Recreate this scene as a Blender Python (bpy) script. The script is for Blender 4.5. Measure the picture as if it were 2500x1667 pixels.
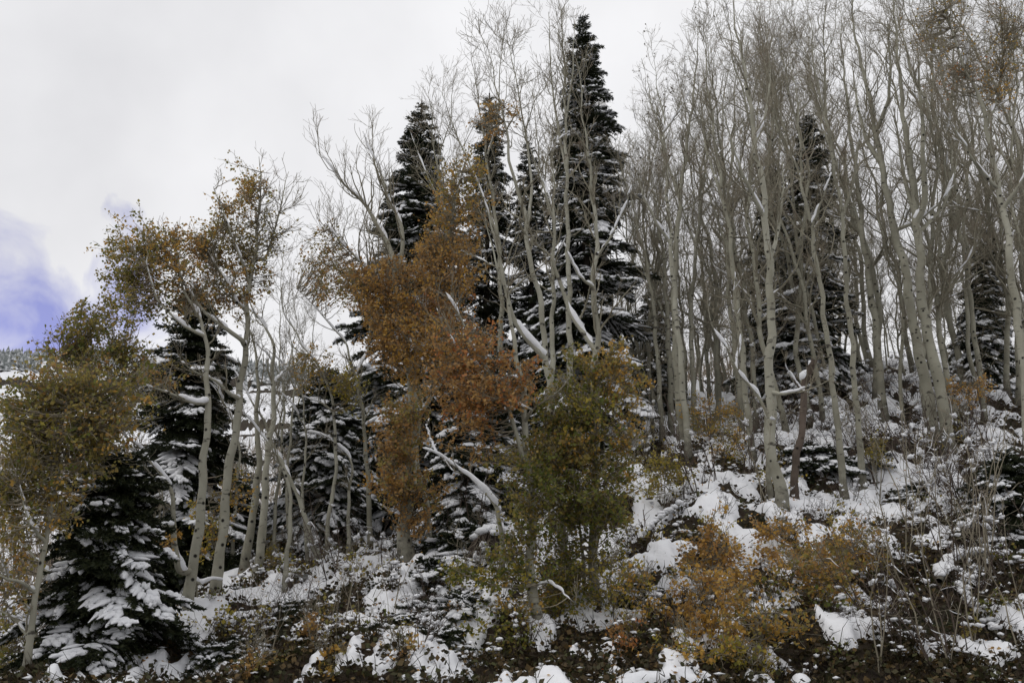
import bpy, bmesh, math
import numpy as np
from mathutils import Vector

# ------------------------------------------------------------------ camera, sky, sun, exposure
for o in list(bpy.data.objects):
    bpy.data.objects.remove(o)
SC = bpy.context.scene
COL = SC.collection
EYE, PITCH, LENS = 1.6, math.radians(18.0), 35.0
F = 2500 * LENS / 36.0
SP, CP = math.sin(PITCH), math.cos(PITCH)
cam = bpy.data.objects.new('camera', bpy.data.cameras.new('camera'))
COL.objects.link(cam)
cam.location = (0, 0, EYE)
cam.rotation_euler = (math.pi / 2 + PITCH, 0, 0)
cam.data.lens = LENS
cam.data.sensor_width = 36
cam.data.clip_end = 6000
SC.camera = cam


def uv(px, py):
    a, b = (px - 1250) / F, (833.5 - py) / F
    c = CP - b * SP
    return a / c, (SP + b * CP) / c


def at(px, py, Y):
    u, t = uv(px, py)
    return np.array([u * Y, Y, EYE + t * Y])


SUN_EL, SUN_AZ = math.radians(52), math.radians(-120)      # azimuth from +Y towards +X: left and a little behind the camera
W = bpy.data.worlds.new('World')
SC.world = W
W.use_nodes = True
nt = W.node_tree
nt.nodes.clear()


def N(t, kind, **kw):
    n = t.nodes.new(kind)
    for k, v in kw.items():
        setattr(n, k, v)
    return n


def L(t, a, b):
    t.links.new(a, b)


def math_node(t, op, a, b=None, clamp=False):
    n = N(t, 'ShaderNodeMath', operation=op, use_clamp=clamp)
    for i, v in enumerate((a, b)):
        if v is None:
            continue
        if isinstance(v, (int, float)):
            n.inputs[i].default_value = v
        else:
            L(t, v, n.inputs[i])
    return n.outputs[0]


out = N(nt, 'ShaderNodeOutputWorld')
sky = N(nt, 'ShaderNodeTexSky', sky_type='NISHITA')
sky.sun_disc = False
sky.sun_elevation = SUN_EL
sky.sun_rotation = SUN_AZ
sky.altitude = 2500
bg_sky = N(nt, 'ShaderNodeBackground')
bg_sky.inputs['Strength'].default_value = 0.15
tint = N(nt, 'ShaderNodeMix', data_type='RGBA', blend_type='MULTIPLY')
tint.inputs[0].default_value = 1.0
tint.inputs[7].default_value = (1.45, 0.98, 1.2, 1)
L(nt, sky.outputs[0], tint.inputs[6])
L(nt, tint.outputs[2], bg_sky.inputs['Color'])
bg_cloud = N(nt, 'ShaderNodeBackground')
bg_cloud.inputs['Strength'].default_value = 1.0
tc = N(nt, 'ShaderNodeTexCoord')
nz1 = N(nt, 'ShaderNodeTexNoise')
nz1.inputs['Scale'].default_value = 3.0
nz1.inputs['Detail'].default_value = 5
L(nt, tc.outputs['Generated'], nz1.inputs['Vector'])
ramp = N(nt, 'ShaderNodeValToRGB')
ramp.color_ramp.elements[0].position = 0.30
ramp.color_ramp.elements[0].color = (0.71, 0.71, 0.735, 1)
ramp.color_ramp.elements[1].position = 0.70
ramp.color_ramp.elements[1].color = (0.95, 0.95, 0.97, 1)
L(nt, nz1.outputs[0], ramp.inputs[0])
L(nt, ramp.outputs[0], bg_cloud.inputs['Color'])
# a gap in the overcast, low on the left, with wisps across it
gu, gt = uv(125, 790)
gd = Vector((gu, 1, gt)).normalized()
nz2 = N(nt, 'ShaderNodeTexNoise')
nz2.inputs['Scale'].default_value = 11
nz2.inputs['Detail'].default_value = 6
nz2.inputs['Distortion'].default_value = 0.6
L(nt, tc.outputs['Generated'], nz2.inputs['Vector'])
vsub = N(nt, 'ShaderNodeVectorMath', operation='SUBTRACT')
vsub.inputs[1].default_value = gd
L(nt, tc.outputs['Generated'], vsub.inputs[0])
vlen = N(nt, 'ShaderNodeVectorMath', operation='LENGTH')
L(nt, vsub.outputs[0], vlen.inputs[0])
gap = math_node(nt, 'SUBTRACT', 0.100, vlen.outputs['Value'])
gap = math_node(nt, 'MULTIPLY', gap, 12.0)
wis = math_node(nt, 'SUBTRACT', nz2.outputs[0], 0.5)
wis = math_node(nt, 'MULTIPLY', wis, 4.2)
gap = math_node(nt, 'SUBTRACT', gap, wis, True)
gap = math_node(nt, 'MULTIPLY', gap, 0.95)
mixw = N(nt, 'ShaderNodeMixShader')
L(nt, gap, mixw.inputs[0])
L(nt, bg_cloud.outputs[0], mixw.inputs[1])
L(nt, bg_sky.outputs[0], mixw.inputs[2])
L(nt, mixw.outputs[0], out.inputs[0])

sl = bpy.data.lights.new('sun', 'SUN')
sl.energy = 0.7
sl.angle = math.radians(25)
sl.color = (1.0, 0.97, 0.92)
so = bpy.data.objects.new('sun', sl)
COL.objects.link(so)
sd = Vector((math.sin(SUN_AZ) * math.cos(SUN_EL), math.cos(SUN_AZ) * math.cos(SUN_EL), math.sin(SUN_EL)))
so.rotation_euler = sd.to_track_quat('Z', 'Y').to_euler()
so.location = (-10, -5, 30)

VS = SC.view_settings
SC.display_settings.display_device = 'sRGB'
VS.view_transform = 'Standard'
VS.look = 'None'
VS.exposure = 0.0
VS.gamma = 1.0
VS.use_curve_mapping = False
SC.render.engine = 'CYCLES'
SC.cycles.max_bounces = 5
SC.cycles.diffuse_bounces = 3
SC.cycles.glossy_bounces = 1
SC.cycles.transmission_bounces = 3

rng = np.random.default_rng(11)


# ------------------------------------------------------------------ materials
def mat(name):
    m = bpy.data.materials.new(name)
    m.use_nodes = True
    b = m.node_tree.nodes['Principled BSDF']
    b.inputs['Specular IOR Level'].default_value = 0.2
    return m, m.node_tree, b


def noise(t, scale, detail=4, coord='Object', vec=None):
    n = N(t, 'ShaderNodeTexNoise')
    n.inputs['Scale'].default_value = scale
    n.inputs['Detail'].default_value = detail
    if vec is None:
        c = N(t, 'ShaderNodeTexCoord')
        vec = c.outputs[coord]
    L(t, vec, n.inputs['Vector'])
    return n


def cramp(t, src, stops):
    r = N(t, 'ShaderNodeValToRGB')
    e = r.color_ramp.elements
    while len(e) < len(stops):
        e.new(0.5)
    for el, (p, c) in zip(e, stops):
        el.position = p
        el.color = (*c, 1)
    L(t, src, r.inputs[0])
    return r.outputs[0]


def bump(t, b, src, strength, dist):
    n = N(t, 'ShaderNodeBump')
    n.inputs['Strength'].default_value = strength
    n.inputs['Distance'].default_value = dist
    L(t, src, n.inputs['Height'])
    L(t, n.outputs[0], b.inputs['Normal'])


def mix_col(t, fac, a, b):
    n = N(t, 'ShaderNodeMix', data_type='RGBA')
    L(t, fac, n.inputs[0])
    for i, v in ((6, a), (7, b)):
        if isinstance(v, tuple):
            n.inputs[i].default_value = (*v, 1)
        else:
            L(t, v, n.inputs[i])
    return n.outputs[2]


def bark_mat(name, light, mid, dark):
    m, t, b = mat(name)
    c = N(t, 'ShaderNodeTexCoord')
    mp = N(t, 'ShaderNodeMapping')
    mp.inputs['Scale'].default_value = (1, 1, 2.2)
    L(t, c.outputs['Object'], mp.inputs[0])
    n1 = noise(t, 1.6, 5, vec=c.outputs['Object'])
    col = cramp(t, n1.outputs[0], [(0.32, mid), (0.62, light)])
    n2 = noise(t, 5.5, 3, vec=mp.outputs[0])                    # short dark cross marks
    col = mix_col(t, cramp(t, n2.outputs[0], [(0.61, (0, 0, 0)), (0.70, (0.9, 0.9, 0.9))]), col, dark)
    v = N(t, 'ShaderNodeTexVoronoi')
    v.inputs['Scale'].default_value = 5.2
    L(t, c.outputs['Object'], v.inputs['Vector'])
    eye = cramp(t, v.outputs['Distance'], [(0.11, (1, 1, 1)), (0.19, (0, 0, 0))])
    col = mix_col(t, eye, col, tuple(x * 0.4 for x in dark))
    # old bark at the foot is dark and rough
    sp = N(t, 'ShaderNodeSeparateXYZ')
    L(t, c.outputs['Object'], sp.inputs[0])
    n3 = noise(t, 7, 4, vec=c.outputs['Object'])
    ft = math_node(t, 'SUBTRACT', math_node(t, 'MULTIPLY', n3.outputs[0], 1.3), sp.outputs[2])
    col = mix_col(t, cramp(t, ft, [(0.05, (0, 0, 0)), (0.55, (0.75, 0.75, 0.75))]), col, dark)
    L(t, col, b.inputs['Base Color'])
    b.inputs['Roughness'].default_value = 0.8
    bump(t, b, n2.outputs[0], 0.5, 0.02)
    return m


def plain(name, stops, scale=3.0, rough=0.85, b_str=0.0, b_dist=0.02, b_scale=30):
    m, t, b = mat(name)
    n1 = noise(t, scale, 5)
    L(t, cramp(t, n1.outputs[0], stops), b.inputs['Base Color'])
    b.inputs['Roughness'].default_value = rough
    if b_str:
        bump(t, b, noise(t, b_scale, 4).outputs[0], b_str, b_dist)
    return m


def island_mat(name, cols, translucent=0.3, rough=0.6):
    m, t, b = mat(name)
    g = N(t, 'ShaderNodeNewGeometry')
    n = len(cols)
    col = cramp(t, g.outputs['Random Per Island'], [((i + 0.5) / n, c) for i, c in enumerate(cols)])
    L(t, col, b.inputs['Base Color'])
    b.inputs['Roughness'].default_value = rough
    if translucent:
        tr = N(t, 'ShaderNodeBsdfTranslucent')
        L(t, col, tr.inputs[0])
        mx = N(t, 'ShaderNodeMixShader')
        mx.inputs[0].default_value = translucent
        o = [x for x in t.nodes if x.type == 'OUTPUT_MATERIAL'][0]
        L(t, b.outputs[0], mx.inputs[1])
        L(t, tr.outputs[0], mx.inputs[2])
        L(t, mx.outputs[0], o.inputs[0])
    return m


M = {}
M['bark'] = bark_mat('aspen_bark', (0.36, 0.35, 0.285), (0.23, 0.22, 0.17), (0.05, 0.043, 0.035))
M['bark_grey'] = bark_mat('aspen_bark_grey', (0.30, 0.29, 0.228), (0.19, 0.18, 0.138), (0.045, 0.038, 0.03))  # darker bark; on the right-hand trunks lens darkening is put into this tone
M['bark_brown'] = bark_mat('dead_wood', (0.135, 0.105, 0.085), (0.075, 0.058, 0.045), (0.04, 0.03, 0.02))
M['fir_bark'] = plain('fir_bark', [(0.3, (0.035, 0.028, 0.022)), (0.7, (0.09, 0.075, 0.06))], 6, 0.9, 0.5)
M['branch'] = plain('branch_bark', [(0.3, (0.17, 0.155, 0.115)), (0.7, (0.29, 0.27, 0.205))], 2.5, 0.85)
M['twig'] = plain('twig_bark', [(0.3, (0.16, 0.138, 0.10)), (0.55, (0.27, 0.24, 0.178)), (0.75, (0.23, 0.165, 0.125))], 1.1, 0.85)
M['dark_twig'] = plain('dark_twig_bark', [(0.3, (0.045, 0.034, 0.028)), (0.7, (0.13, 0.10, 0.08))], 1.5, 0.9)
M['snow'] = plain('snow', [(0.3, (0.74, 0.75, 0.775)), (0.7, (0.83, 0.835, 0.855))], 1.2, 0.65, 0.35, 0.03, 16)
M['soil'] = plain('forest_soil', [(0.3, (0.012, 0.009, 0.006)), (0.5, (0.034, 0.023, 0.015)), (0.7, (0.02, 0.022, 0.011))], 1.3, 0.95, 0.8, 0.05, 14)
M['rock'] = plain('grey_rock', [(0.3, (0.10, 0.10, 0.10)), (0.7, (0.22, 0.22, 0.21))], 4, 0.9, 0.6, 0.04, 9)
M['needle'] = island_mat('fir_needles', [(0.012, 0.018, 0.008), (0.02, 0.027, 0.011), (0.03, 0.037, 0.015), (0.042, 0.046, 0.02)], 0.0, 0.55)
M['orange'] = island_mat('rust_orange_leaves', [(0.288, 0.169, 0.062), (0.45, 0.263, 0.094), (0.537, 0.344, 0.125), (0.413, 0.219, 0.081), (0.5, 0.325, 0.138)], 0.5)
M['red'] = island_mat('red_orange_leaves', [(0.477, 0.197, 0.077), (0.589, 0.253, 0.098), (0.505, 0.281, 0.084), (0.378, 0.183, 0.059)], 0.5)
M['gold'] = island_mat('gold_leaves', [(0.515, 0.302, 0.073), (0.65, 0.414, 0.101), (0.426, 0.28, 0.073), (0.56, 0.325, 0.078)], 0.5)
M['olive'] = island_mat('olive_brown_leaves', [(0.247, 0.202, 0.068), (0.364, 0.286, 0.086), (0.325, 0.286, 0.086), (0.416, 0.28, 0.091), (0.221, 0.215, 0.072)], 0.5)
M['green'] = island_mat('green_leaves', [(0.135, 0.166, 0.042), (0.207, 0.207, 0.051), (0.166, 0.19, 0.048), (0.302, 0.238, 0.057)], 0.5)
M['yellowgreen'] = island_mat('yellow_green_leaves', [(0.439, 0.352, 0.066), (0.322, 0.293, 0.059), (0.527, 0.38, 0.073), (0.248, 0.248, 0.059)], 0.5)
M['dark'] = island_mat('dark_withered_leaves', [(0.05, 0.038, 0.026), (0.11, 0.075, 0.04), (0.075, 0.06, 0.028)])
M['litter'] = island_mat('brown_leaf_litter', [(0.04, 0.028, 0.015), (0.07, 0.048, 0.022), (0.035, 0.037, 0.016), (0.12, 0.078, 0.03), (0.03, 0.022, 0.013), (0.06, 0.062, 0.024)], 0.1)
M['dry'] = island_mat('dry_stalks', [(0.05, 0.04, 0.025), (0.10, 0.078, 0.05), (0.035, 0.03, 0.02), (0.06, 0.06, 0.03)], 0.1)
M['brush'] = island_mat('tan_brush', [(0.24, 0.19, 0.135), (0.33, 0.27, 0.20), (0.19, 0.145, 0.10), (0.36, 0.31, 0.25)], 0.1)
# far firs carry snow on whatever faces up
m, t, b = mat('frosted_fir')
g = N(t, 'ShaderNodeNewGeometry')
sx = N(t, 'ShaderNodeSeparateXYZ')
L(t, g.outputs['Normal'], sx.inputs[0])
nn = noise(t, 0.5, 4)
fz = math_node(t, 'ADD', sx.outputs[2], math_node(t, 'MULTIPLY', math_node(t, 'SUBTRACT', nn.outputs[0], 0.5), 1.6))
L(t, cramp(t, fz, [(0.2, (0.17, 0.185, 0.18)), (0.65, (0.72, 0.73, 0.75))]), b.inputs['Base Color'])
M['frost'] = m


# ------------------------------------------------------------------ mesh helpers (numpy)
def mesh_np(name, parts, material, smooth=True):
    me = bpy.data.meshes.new(name)
    vs, li, lt, off = [], [], [], 0
    for V, Fc in parts:
        V = np.asarray(V, np.float32).reshape(-1, 3)
        if not len(V):
            continue
        vs.append(V)
        li.append((np.asarray(Fc, np.int64) + off).ravel())
        lt.append(np.full(len(Fc), Fc.shape[1], np.int64))
        off += len(V)
    if not vs:
        return me
    V = np.concatenate(vs)
    li = np.concatenate(li).astype(np.int32)
    lt = np.concatenate(lt).astype(np.int32)
    me.vertices.add(len(V))
    me.vertices.foreach_set('co', V.ravel())
    me.loops.add(len(li))
    me.loops.foreach_set('vertex_index', li)
    me.polygons.add(len(lt))
    st = np.zeros(len(lt), np.int32)
    st[1:] = np.cumsum(lt)[:-1]
    me.polygons.foreach_set('loop_start', st)
    me.polygons.foreach_set('loop_total', lt)
    me.polygons.foreach_set('use_smooth', np.full(len(lt), smooth, bool))
    me.materials.append(material)
    me.update(calc_edges=True)
    me.validate()
    return me


def obj(name, me, parent=None, kind=None):
    o = bpy.data.objects.new(name, me)
    COL.objects.link(o)
    o.parent = parent
    if kind:
        o['kind'] = kind
    return o


def thing(name, label, cat, loc, group=None, rotz=0.0, scale=1.0):
    o = bpy.data.objects.new(name, None)
    COL.objects.link(o)
    o.empty_display_size = 0.2
    o.location = [float(v) for v in loc]
    o.rotation_euler = (0, 0, rotz)
    o.scale = (scale,) * 3
    o['label'] = label
    o['category'] = cat
    if group:
        o['group'] = group
    return o


def tag(o, label, cat, group=None):
    o['label'] = label
    o['category'] = cat
    if group:
        o['group'] = group
    return o


def unit(v):
    return v / (np.linalg.norm(v, axis=-1, keepdims=True) + 1e-12)


def tubes(P, R, k=5):
    P = np.asarray(P, float)
    R = np.asarray(R, float)
    n, S, _ = P.shape
    T = unit(np.gradient(P, axis=1))
    D = unit(P[:, -1] - P[:, 0])
    ref = np.zeros((n, 3))
    ref[np.arange(n), np.argmin(np.abs(D), axis=1)] = 1
    A = unit(np.cross(T, ref[:, None, :]))
    B = np.cross(T, A)
    th = np.arange(k) / k * 2 * np.pi
    V = P[:, :, None, :] + R[:, :, None, None] * (np.cos(th)[None, None, :, None] * A[:, :, None, :] + np.sin(th)[None, None, :, None] * B[:, :, None, :])
    i = np.arange(n)[:, None, None] * S * k
    s = np.arange(S - 1)[None, :, None] * k
    j = np.arange(k)[None, None, :]
    j2 = (j + 1) % k
    Q = np.stack([i + s + j, i + s + k + j, i + s + k + j2, i + s + j2], -1).reshape(-1, 4)
    return V.reshape(-1, 3), Q


def snow_on(P, R, thick=1.0, keep=0.55, k=6, lo=0.30, extra=0.012):
    """Snow lying in broken ridges along the upper side of leaning limbs."""
    P = np.asarray(P, float)
    n, S, _ = P.shape
    T = unit(np.gradient(P, axis=1))
    hz = np.linalg.norm(T[..., :2], axis=-1)
    ph = rng.uniform(0, 100, (n, 1))
    ln = np.cumsum(np.concatenate([np.zeros((n, 1)), np.linalg.norm(np.diff(P, axis=1), axis=-1)], 1), 1)
    nz = vnoise(ln * 3.6 + ph, ph * 3.7, 5) * 0.55 + vnoise(ln * 11.0 + ph, ph * 1.7, 6) * 0.45
    mask = np.clip((nz - (1.04 - keep)) * 5, 0, 1) * np.clip((hz - lo) * 5, 0, 1)
    mask[:, 0] *= 0.3
    mask[:, -1] *= 0.0
    U = np.array([0, 0, 1.0]) - T * T[..., 2:3]
    U = unit(U)
    rs = (np.asarray(R) * 0.80 + extra) * mask * (0.45 + 1.0 * nz) * thick
    C = P + U * (np.asarray(R) * 0.62 + rs * 0.25 - (1 - mask) * np.asarray(R) * 0.6)[..., None]
    return tubes(C, np.maximum(rs, 0.0005), k)


def flat_strip(P, R, flat, k=6):
    V, Q_ = tubes(P, R, k)
    n, S, _ = P.shape
    V = V.reshape(n, S, k, 3)
    V[..., 2] = P[:, :, None, 2] + (V[..., 2] - P[:, :, None, 2]) * flat
    V += rng.normal(0, 0.10, V.shape) * R[:, :, None, None]
    return V.reshape(-1, 3), Q_


def resample(pts, n, smooth=3, wig=0.0):
    pts = np.asarray(pts, float)
    d = np.concatenate([[0], np.cumsum(np.linalg.norm(np.diff(pts, axis=0), axis=1))])
    s = np.linspace(0, d[-1], n)
    q = np.stack([np.interp(s, d, pts[:, i]) for i in range(3)], 1)
    for _ in range(smooth):
        q[1:-1] = 0.25 * q[:-2] + 0.5 * q[1:-1] + 0.25 * q[2:]
    if wig:
        w = rng.normal(0, wig, q.shape)
        w[:, 2] *= 0.3
        for _ in range(2):
            w[1:-1] = 0.25 * w[:-2] + 0.5 * w[1:-1] + 0.25 * w[2:]
        w[0] = 0
        q += w
    return q


def _hash(ix, iy, seed):
    h = (ix.astype(np.int64) * 374761393 + iy.astype(np.int64) * 668265263 + seed * 982451653) & 0x7fffffff
    h = ((h ^ (h >> 13)) * 1274126177) & 0x7fffffff
    h = h ^ (h >> 16)
    return (h & 0xffff) / 65535.0


def vnoise(x, y, seed=0):
    x, y = np.broadcast_arrays(np.asarray(x, float), np.asarray(y, float))
    ix, iy = np.floor(x), np.floor(y)
    fx, fy = x - ix, y - iy
    fx, fy = fx * fx * (3 - 2 * fx), fy * fy * (3 - 2 * fy)
    a, b_ = _hash(ix, iy, seed), _hash(ix + 1, iy, seed)
    c, d = _hash(ix, iy + 1, seed), _hash(ix + 1, iy + 1, seed)
    return (a + (b_ - a) * fx) * (1 - fy) + (c + (d - c) * fx) * fy


def fbm(x, y, seed=0, octv=4):
    s, a, tot = 0, 0.5, 0
    for i in range(octv):
        s = s + a * vnoise(x * 2 ** i + i * 17.3, y * 2 ** i - i * 9.1, seed + i)
        tot += a
        a *= 0.5
    return s / tot


def sstep(a, b_, x):
    t_ = np.clip((x - a) / (b_ - a), 0, 1)
    return t_ * t_ * (3 - 2 * t_)


_bm = bmesh.new()
bmesh.ops.create_icosphere(_bm, subdivisions=2, radius=1)
ICO_V = np.array([v.co[:] for v in _bm.verts])
ICO_F = np.array([[v.index for v in f.verts] for f in _bm.faces])
_bm.free()


def lumps(C, S, yaw=None, rough=0.16, tilt=None):
    C = np.asarray(C, float)
    n = len(C)
    S = np.broadcast_to(np.asarray(S, float), (n, 3))
    yaw = rng.uniform(0, 6.28, n) if yaw is None else np.asarray(yaw)
    tilt = np.zeros(n) if tilt is None else np.asarray(tilt)
    V = ICO_V[None] * (1 + rng.normal(0, rough, (n, len(ICO_V), 1)))
    V = V * S[:, None, :]
    c, s = np.cos(tilt)[:, None], np.sin(tilt)[:, None]
    V = np.stack([V[..., 0] * c - V[..., 2] * s, V[..., 1], V[..., 0] * s + V[..., 2] * c], -1)
    c, s = np.cos(yaw)[:, None], np.sin(yaw)[:, None]
    V = np.stack([V[..., 0] * c - V[..., 1] * s, V[..., 0] * s + V[..., 1] * c, V[..., 2]], -1) + C[:, None, :]
    Fc = (ICO_F[None] + (np.arange(n) * len(ICO_V))[:, None, None]).reshape(-1, 3)
    return V.reshape(-1, 3), Fc


def specks(C, S):
    """Tiny eight-sided grains."""
    O = np.array([[1, 0, 0], [0, 1, 0], [-1, 0, 0], [0, -1, 0], [0, 0, 1], [0, 0, -1]], float)
    Fo = np.array([[0, 1, 4], [1, 2, 4], [2, 3, 4], [3, 0, 4], [1, 0, 5], [2, 1, 5], [3, 2, 5], [0, 3, 5]])
    V = C[:, None, :] + O[None] * S[:, None, :]
    return V.reshape(-1, 3), (Fo[None] + (np.arange(len(C)) * 6)[:, None, None]).reshape(-1, 3)


def leaf_quads(C, size, flat=0.0):
    """Small rounded leaves: four-cornered blades turned every way."""
    C = np.asarray(C, float)
    n = len(C)
    a = unit(rng.normal(0, 1, (n, 3)) * np.array([1, 1, 1 - flat]))
    b_ = unit(np.cross(a, rng.normal(0, 1, (n, 3)) * np.array([1 - flat, 1 - flat, 1]) + 1e-6))
    sz = size * rng.uniform(0.7, 1.25, (n, 1))
    V = np.stack([C - a * sz * 0.5, C + b_ * sz * 0.46, C + a * sz * 0.55, C - b_ * sz * 0.46], 1)
    return V.reshape(-1, 3), np.arange(n * 4).reshape(n, 4)


# ------------------------------------------------------------------ terrain
CTRL = [  # pixel in the photograph, distance: the foot of what stands there
    (1336, 1590, 14.0), (1385, 1440, 15.2), (1455, 1475, 15.0), (1007, 1385, 18.0), (445, 1540, 16.0), (515, 1505, 16.6),
    (592, 1412, 19.0), (690, 1490, 17.0), (790, 1390, 19.5), (861, 1392, 20.0), (1908, 1255, 18.0), (2063, 1225, 19.5),
    (2312, 1080, 22.5), (2150, 1010, 24.0), (1650, 1090, 24.0), (2440, 1330, 17.0), (1600, 1330, 17.0),
    (300, 1690, 12.5), (1250, 1690, 12.0), (2000, 1690, 12.0), (2500, 1690, 12.0), (-200, 1720, 12.0), (2800, 1690, 12.0),
    (1590, 1010, 31), (2100, 930, 32), (2500, 900, 33), (2900, 880, 33),
    (60, 1690, 14.5), (250, 1560, 20), (-100, 1560, 20), (640, 1360, 25), (850, 1320, 26), (1150, 1180, 27),
    (300, 1450, 40), (-150, 1480, 40), (700, 1300, 42), (1150, 1130, 42), (1700, 935, 45), (2300, 865, 48),
    (300, 1190, 100), (-200, 1180, 100), (700, 1170, 100), (1150, 1060, 110), (1700, 1000, 120), (2300, 980, 130),
    (0, 1100, 200), (600, 1060, 200), (-400, 1080, 200),
    (0, 873, 560), (300, 880, 560), (640, 900, 560), (-400, 850, 560), (1200, 990, 560), (2300, 1050, 560),
    (0, 990, 1300), (1200, 1080, 1300), (2300, 1150, 1300),
]
cu, ct, cl = [], [], []
for px, py, Y in CTRL:
    a, b_ = uv(px, py)
    cu.append(a), ct.append(b_), cl.append(math.log(Y))
for a in (-1.0, -0.4, 0.0, 0.4, 1.0):
    for Y, z in ((5.0, 0.0), (8.0, 0.35)):
        cu.append(a), ct.append((z - EYE) / Y), cl.append(math.log(Y))
cu, ct, cl = np.array(cu), np.array(ct), np.array(cl)
SCU = 1.6


def tps_k(r2):
    return 0.5 * r2 * np.log(r2 + 1e-9)


n_ = len(cu)
K = tps_k(((cu[:, None] - cu[None]) * SCU) ** 2 + (cl[:, None] - cl[None]) ** 2) + np.eye(n_) * 0.01
A_ = np.zeros((n_ + 3, n_ + 3))
A_[:n_, :n_] = K
Pm = np.stack([np.ones(n_), cu, cl], 1)
A_[:n_, n_:] = Pm
A_[n_:, :n_] = Pm.T
WT = np.linalg.solve(A_, np.concatenate([ct, np.zeros(3)]))


def base_h(x, y):
    x, y = np.broadcast_arrays(np.asarray(x, float), np.asarray(y, float))
    sh = x.shape
    x, y = x.ravel(), y.ravel()
    Y = np.maximum(y, 5.0)
    u = np.clip(x / np.maximum(y, 8.0), -1.1, 1.1)
    l = np.log(np.minimum(Y, 1300))
    T = WT[n_] + WT[n_ + 1] * u + WT[n_ + 2] * l
    for i in range(n_):
        T = T + WT[i] * tps_k(((u - cu[i]) * SCU) ** 2 + (l - cl[i]) ** 2)
    z = EYE + T * Y
    f = sstep(4.5, 7.5, y)
    return (z * f + 0.0 * (1 - f)).reshape(sh)


def relief(x, y):
    x, y = np.asarray(x, float), np.asarray(y, float)
    fade = sstep(8, 11, y)
    n1 = fbm(x * 0.55, y * 0.55, 3, 3)
    q = n1 * 9 + fbm(x * 2.2, y * 2.2, 9, 2) * 0.8
    fl = np.floor(q)
    ter = fl + sstep(0.30, 0.70, q - fl)
    r = 0.10 * (ter - 4.5) + 0.30 * (fbm(x * 1.7, y * 1.7, 21, 3) - 0.5) + 0.06 * np.abs(fbm(x * 4.2, y * 4.2, 27, 2) - 0.5)
    far = sstep(40, 90, y)
    r = r * (1 - far) + far * (fbm(x * 0.05, y * 0.05, 33, 5) - 0.5) * 9 * sstep(60, 250, y)
    return r * fade


def ground(x, y):
    return base_h(x, y) + relief(x, y)


def gz(x, y):
    return float(ground(np.array([x]), np.array([y]))[0])


def on_ground(px, Y, py=1300):
    x = uv(px, py)[0] * Y
    return np.array([x, Y, gz(x, Y)])


def ground_hit(px, py):
    """First point of the hillside on the line of sight through a pixel."""
    u, t_ = uv(px, py)
    Y = np.linspace(9.5, 40, 700)
    z = base_h(u * Y, Y)
    k = np.argmax(z >= EYE + t_ * Y)
    Yh = Y[k] if z[k] >= EYE + t_ * Y[k] else 30.0
    return np.array([u * Yh, Yh, gz(u * Yh, Yh)])


rows = np.concatenate([np.linspace(-40, 5, 10), np.linspace(6, 9.6, 14), np.geomspace(10, 36, 270), np.geomspace(37.5, 1500, 110)])
cols = np.concatenate([np.linspace(-3, -0.80, 12), np.linspace(-0.74, 0.74, 490), np.linspace(0.80, 3, 12)])


def sheet(rw, cl_):
    Yg, Ug = np.meshgrid(rw, cl_, indexing='ij')
    Xg = Ug * np.maximum(Yg, 9.0)
    nr, nc = Yg.shape
    i = np.arange(nr - 1)[:, None] * nc + np.arange(nc - 1)[None]
    Q = np.stack([i, i + 1, i + nc + 1, i + nc], -1).reshape(-1, 4)
    return Xg, Yg, Q


Xg, Yg, Q = sheet(rows[::2], cols[::2])
Zg = ground(Xg, Yg)
o = obj('hillside', mesh_np('hillside', [(np.stack([Xg, Yg, Zg], -1), Q)], M['soil']), kind='structure')


def cover(x, y):
    """How much of the ground the snow hides, 0..1; thin on the dark bank low on the left and far lower right."""
    u = x / np.maximum(y, 6)
    c = 0.57 + 0 * x
    for px, py, r, a in COVER:
        p = ground_hit(px, py)
        c = c + a * np.exp(-(((x - p[0]) / r) ** 2 + ((y - p[1]) / (r * 1.1)) ** 2))
    c = c - (0.12 + 0.33 * sstep(-0.6, 0.6, x)) * (1 - sstep(11.8, 13.2, y))
    c = np.where(y > 36, 0.62, c)
    return np.where(y > 150, 0.9, c)


def snow_noise(x, y):
    return 0.5 + 0.5 * (fbm(x * 0.9, y * 0.9, 51, 3) - 0.5) + 1.45 * (fbm(x * 2.4, y * 2.0, 57, 3) - 0.5)


COVER = [(700, 1560, 1.6, -0.30), (480, 1620, 1.2, -0.2), (950, 1480, 1.1, -0.25), (820, 1640, 1.2, -0.2), (1300, 1630, 0.9, -0.35),
         (1150, 1600, 0.9, -0.1), (2440, 1260, 1.5, -0.35), (2300, 1440, 1.2, -0.3), (2430, 1450, 1.2, -0.2), (2150, 1480, 0.8, -0.2),
         (1750, 1220, 1.4, 0.15), (2100, 1240, 1.6, 0.25), (1550, 1350, 1.0, 0.2), (1500, 1240, 1.0, 0.15), (2250, 1130, 2.0, 0.2),
         (1010, 1630, 0.9, 0.35), (900, 1560, 0.8, 0.25), (640, 1600, 0.7, 0.2), (480, 1560, 0.7, 0.25), (1100, 1500, 0.8, 0.2), (2480, 1600, 0.8, 0.15), (2130, 1580, 0.9, -0.05), (2300, 1600, 0.8, -0.12), (1900, 1600, 1.0, -0.1), (1300, 1665, 0.8, -0.16), (1480, 1660, 0.7, -0.16), (1640, 1655, 0.7, -0.14), (760, 1480, 1.2, 0.18), (620, 1470, 1.0, 0.12), (1000, 1450, 1.0, 0.22), (1330, 1450, 0.8, 0.1)]
Xs, Ys, Qs = sheet(rows, cols)
Zb = ground(Xs, Ys)
gy = np.gradient(Zb, axis=0) / np.maximum(np.gradient(Ys, axis=0), 1e-6)
gx = np.gradient(Zb, axis=1) / np.gradient(Xs, axis=1)
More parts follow.
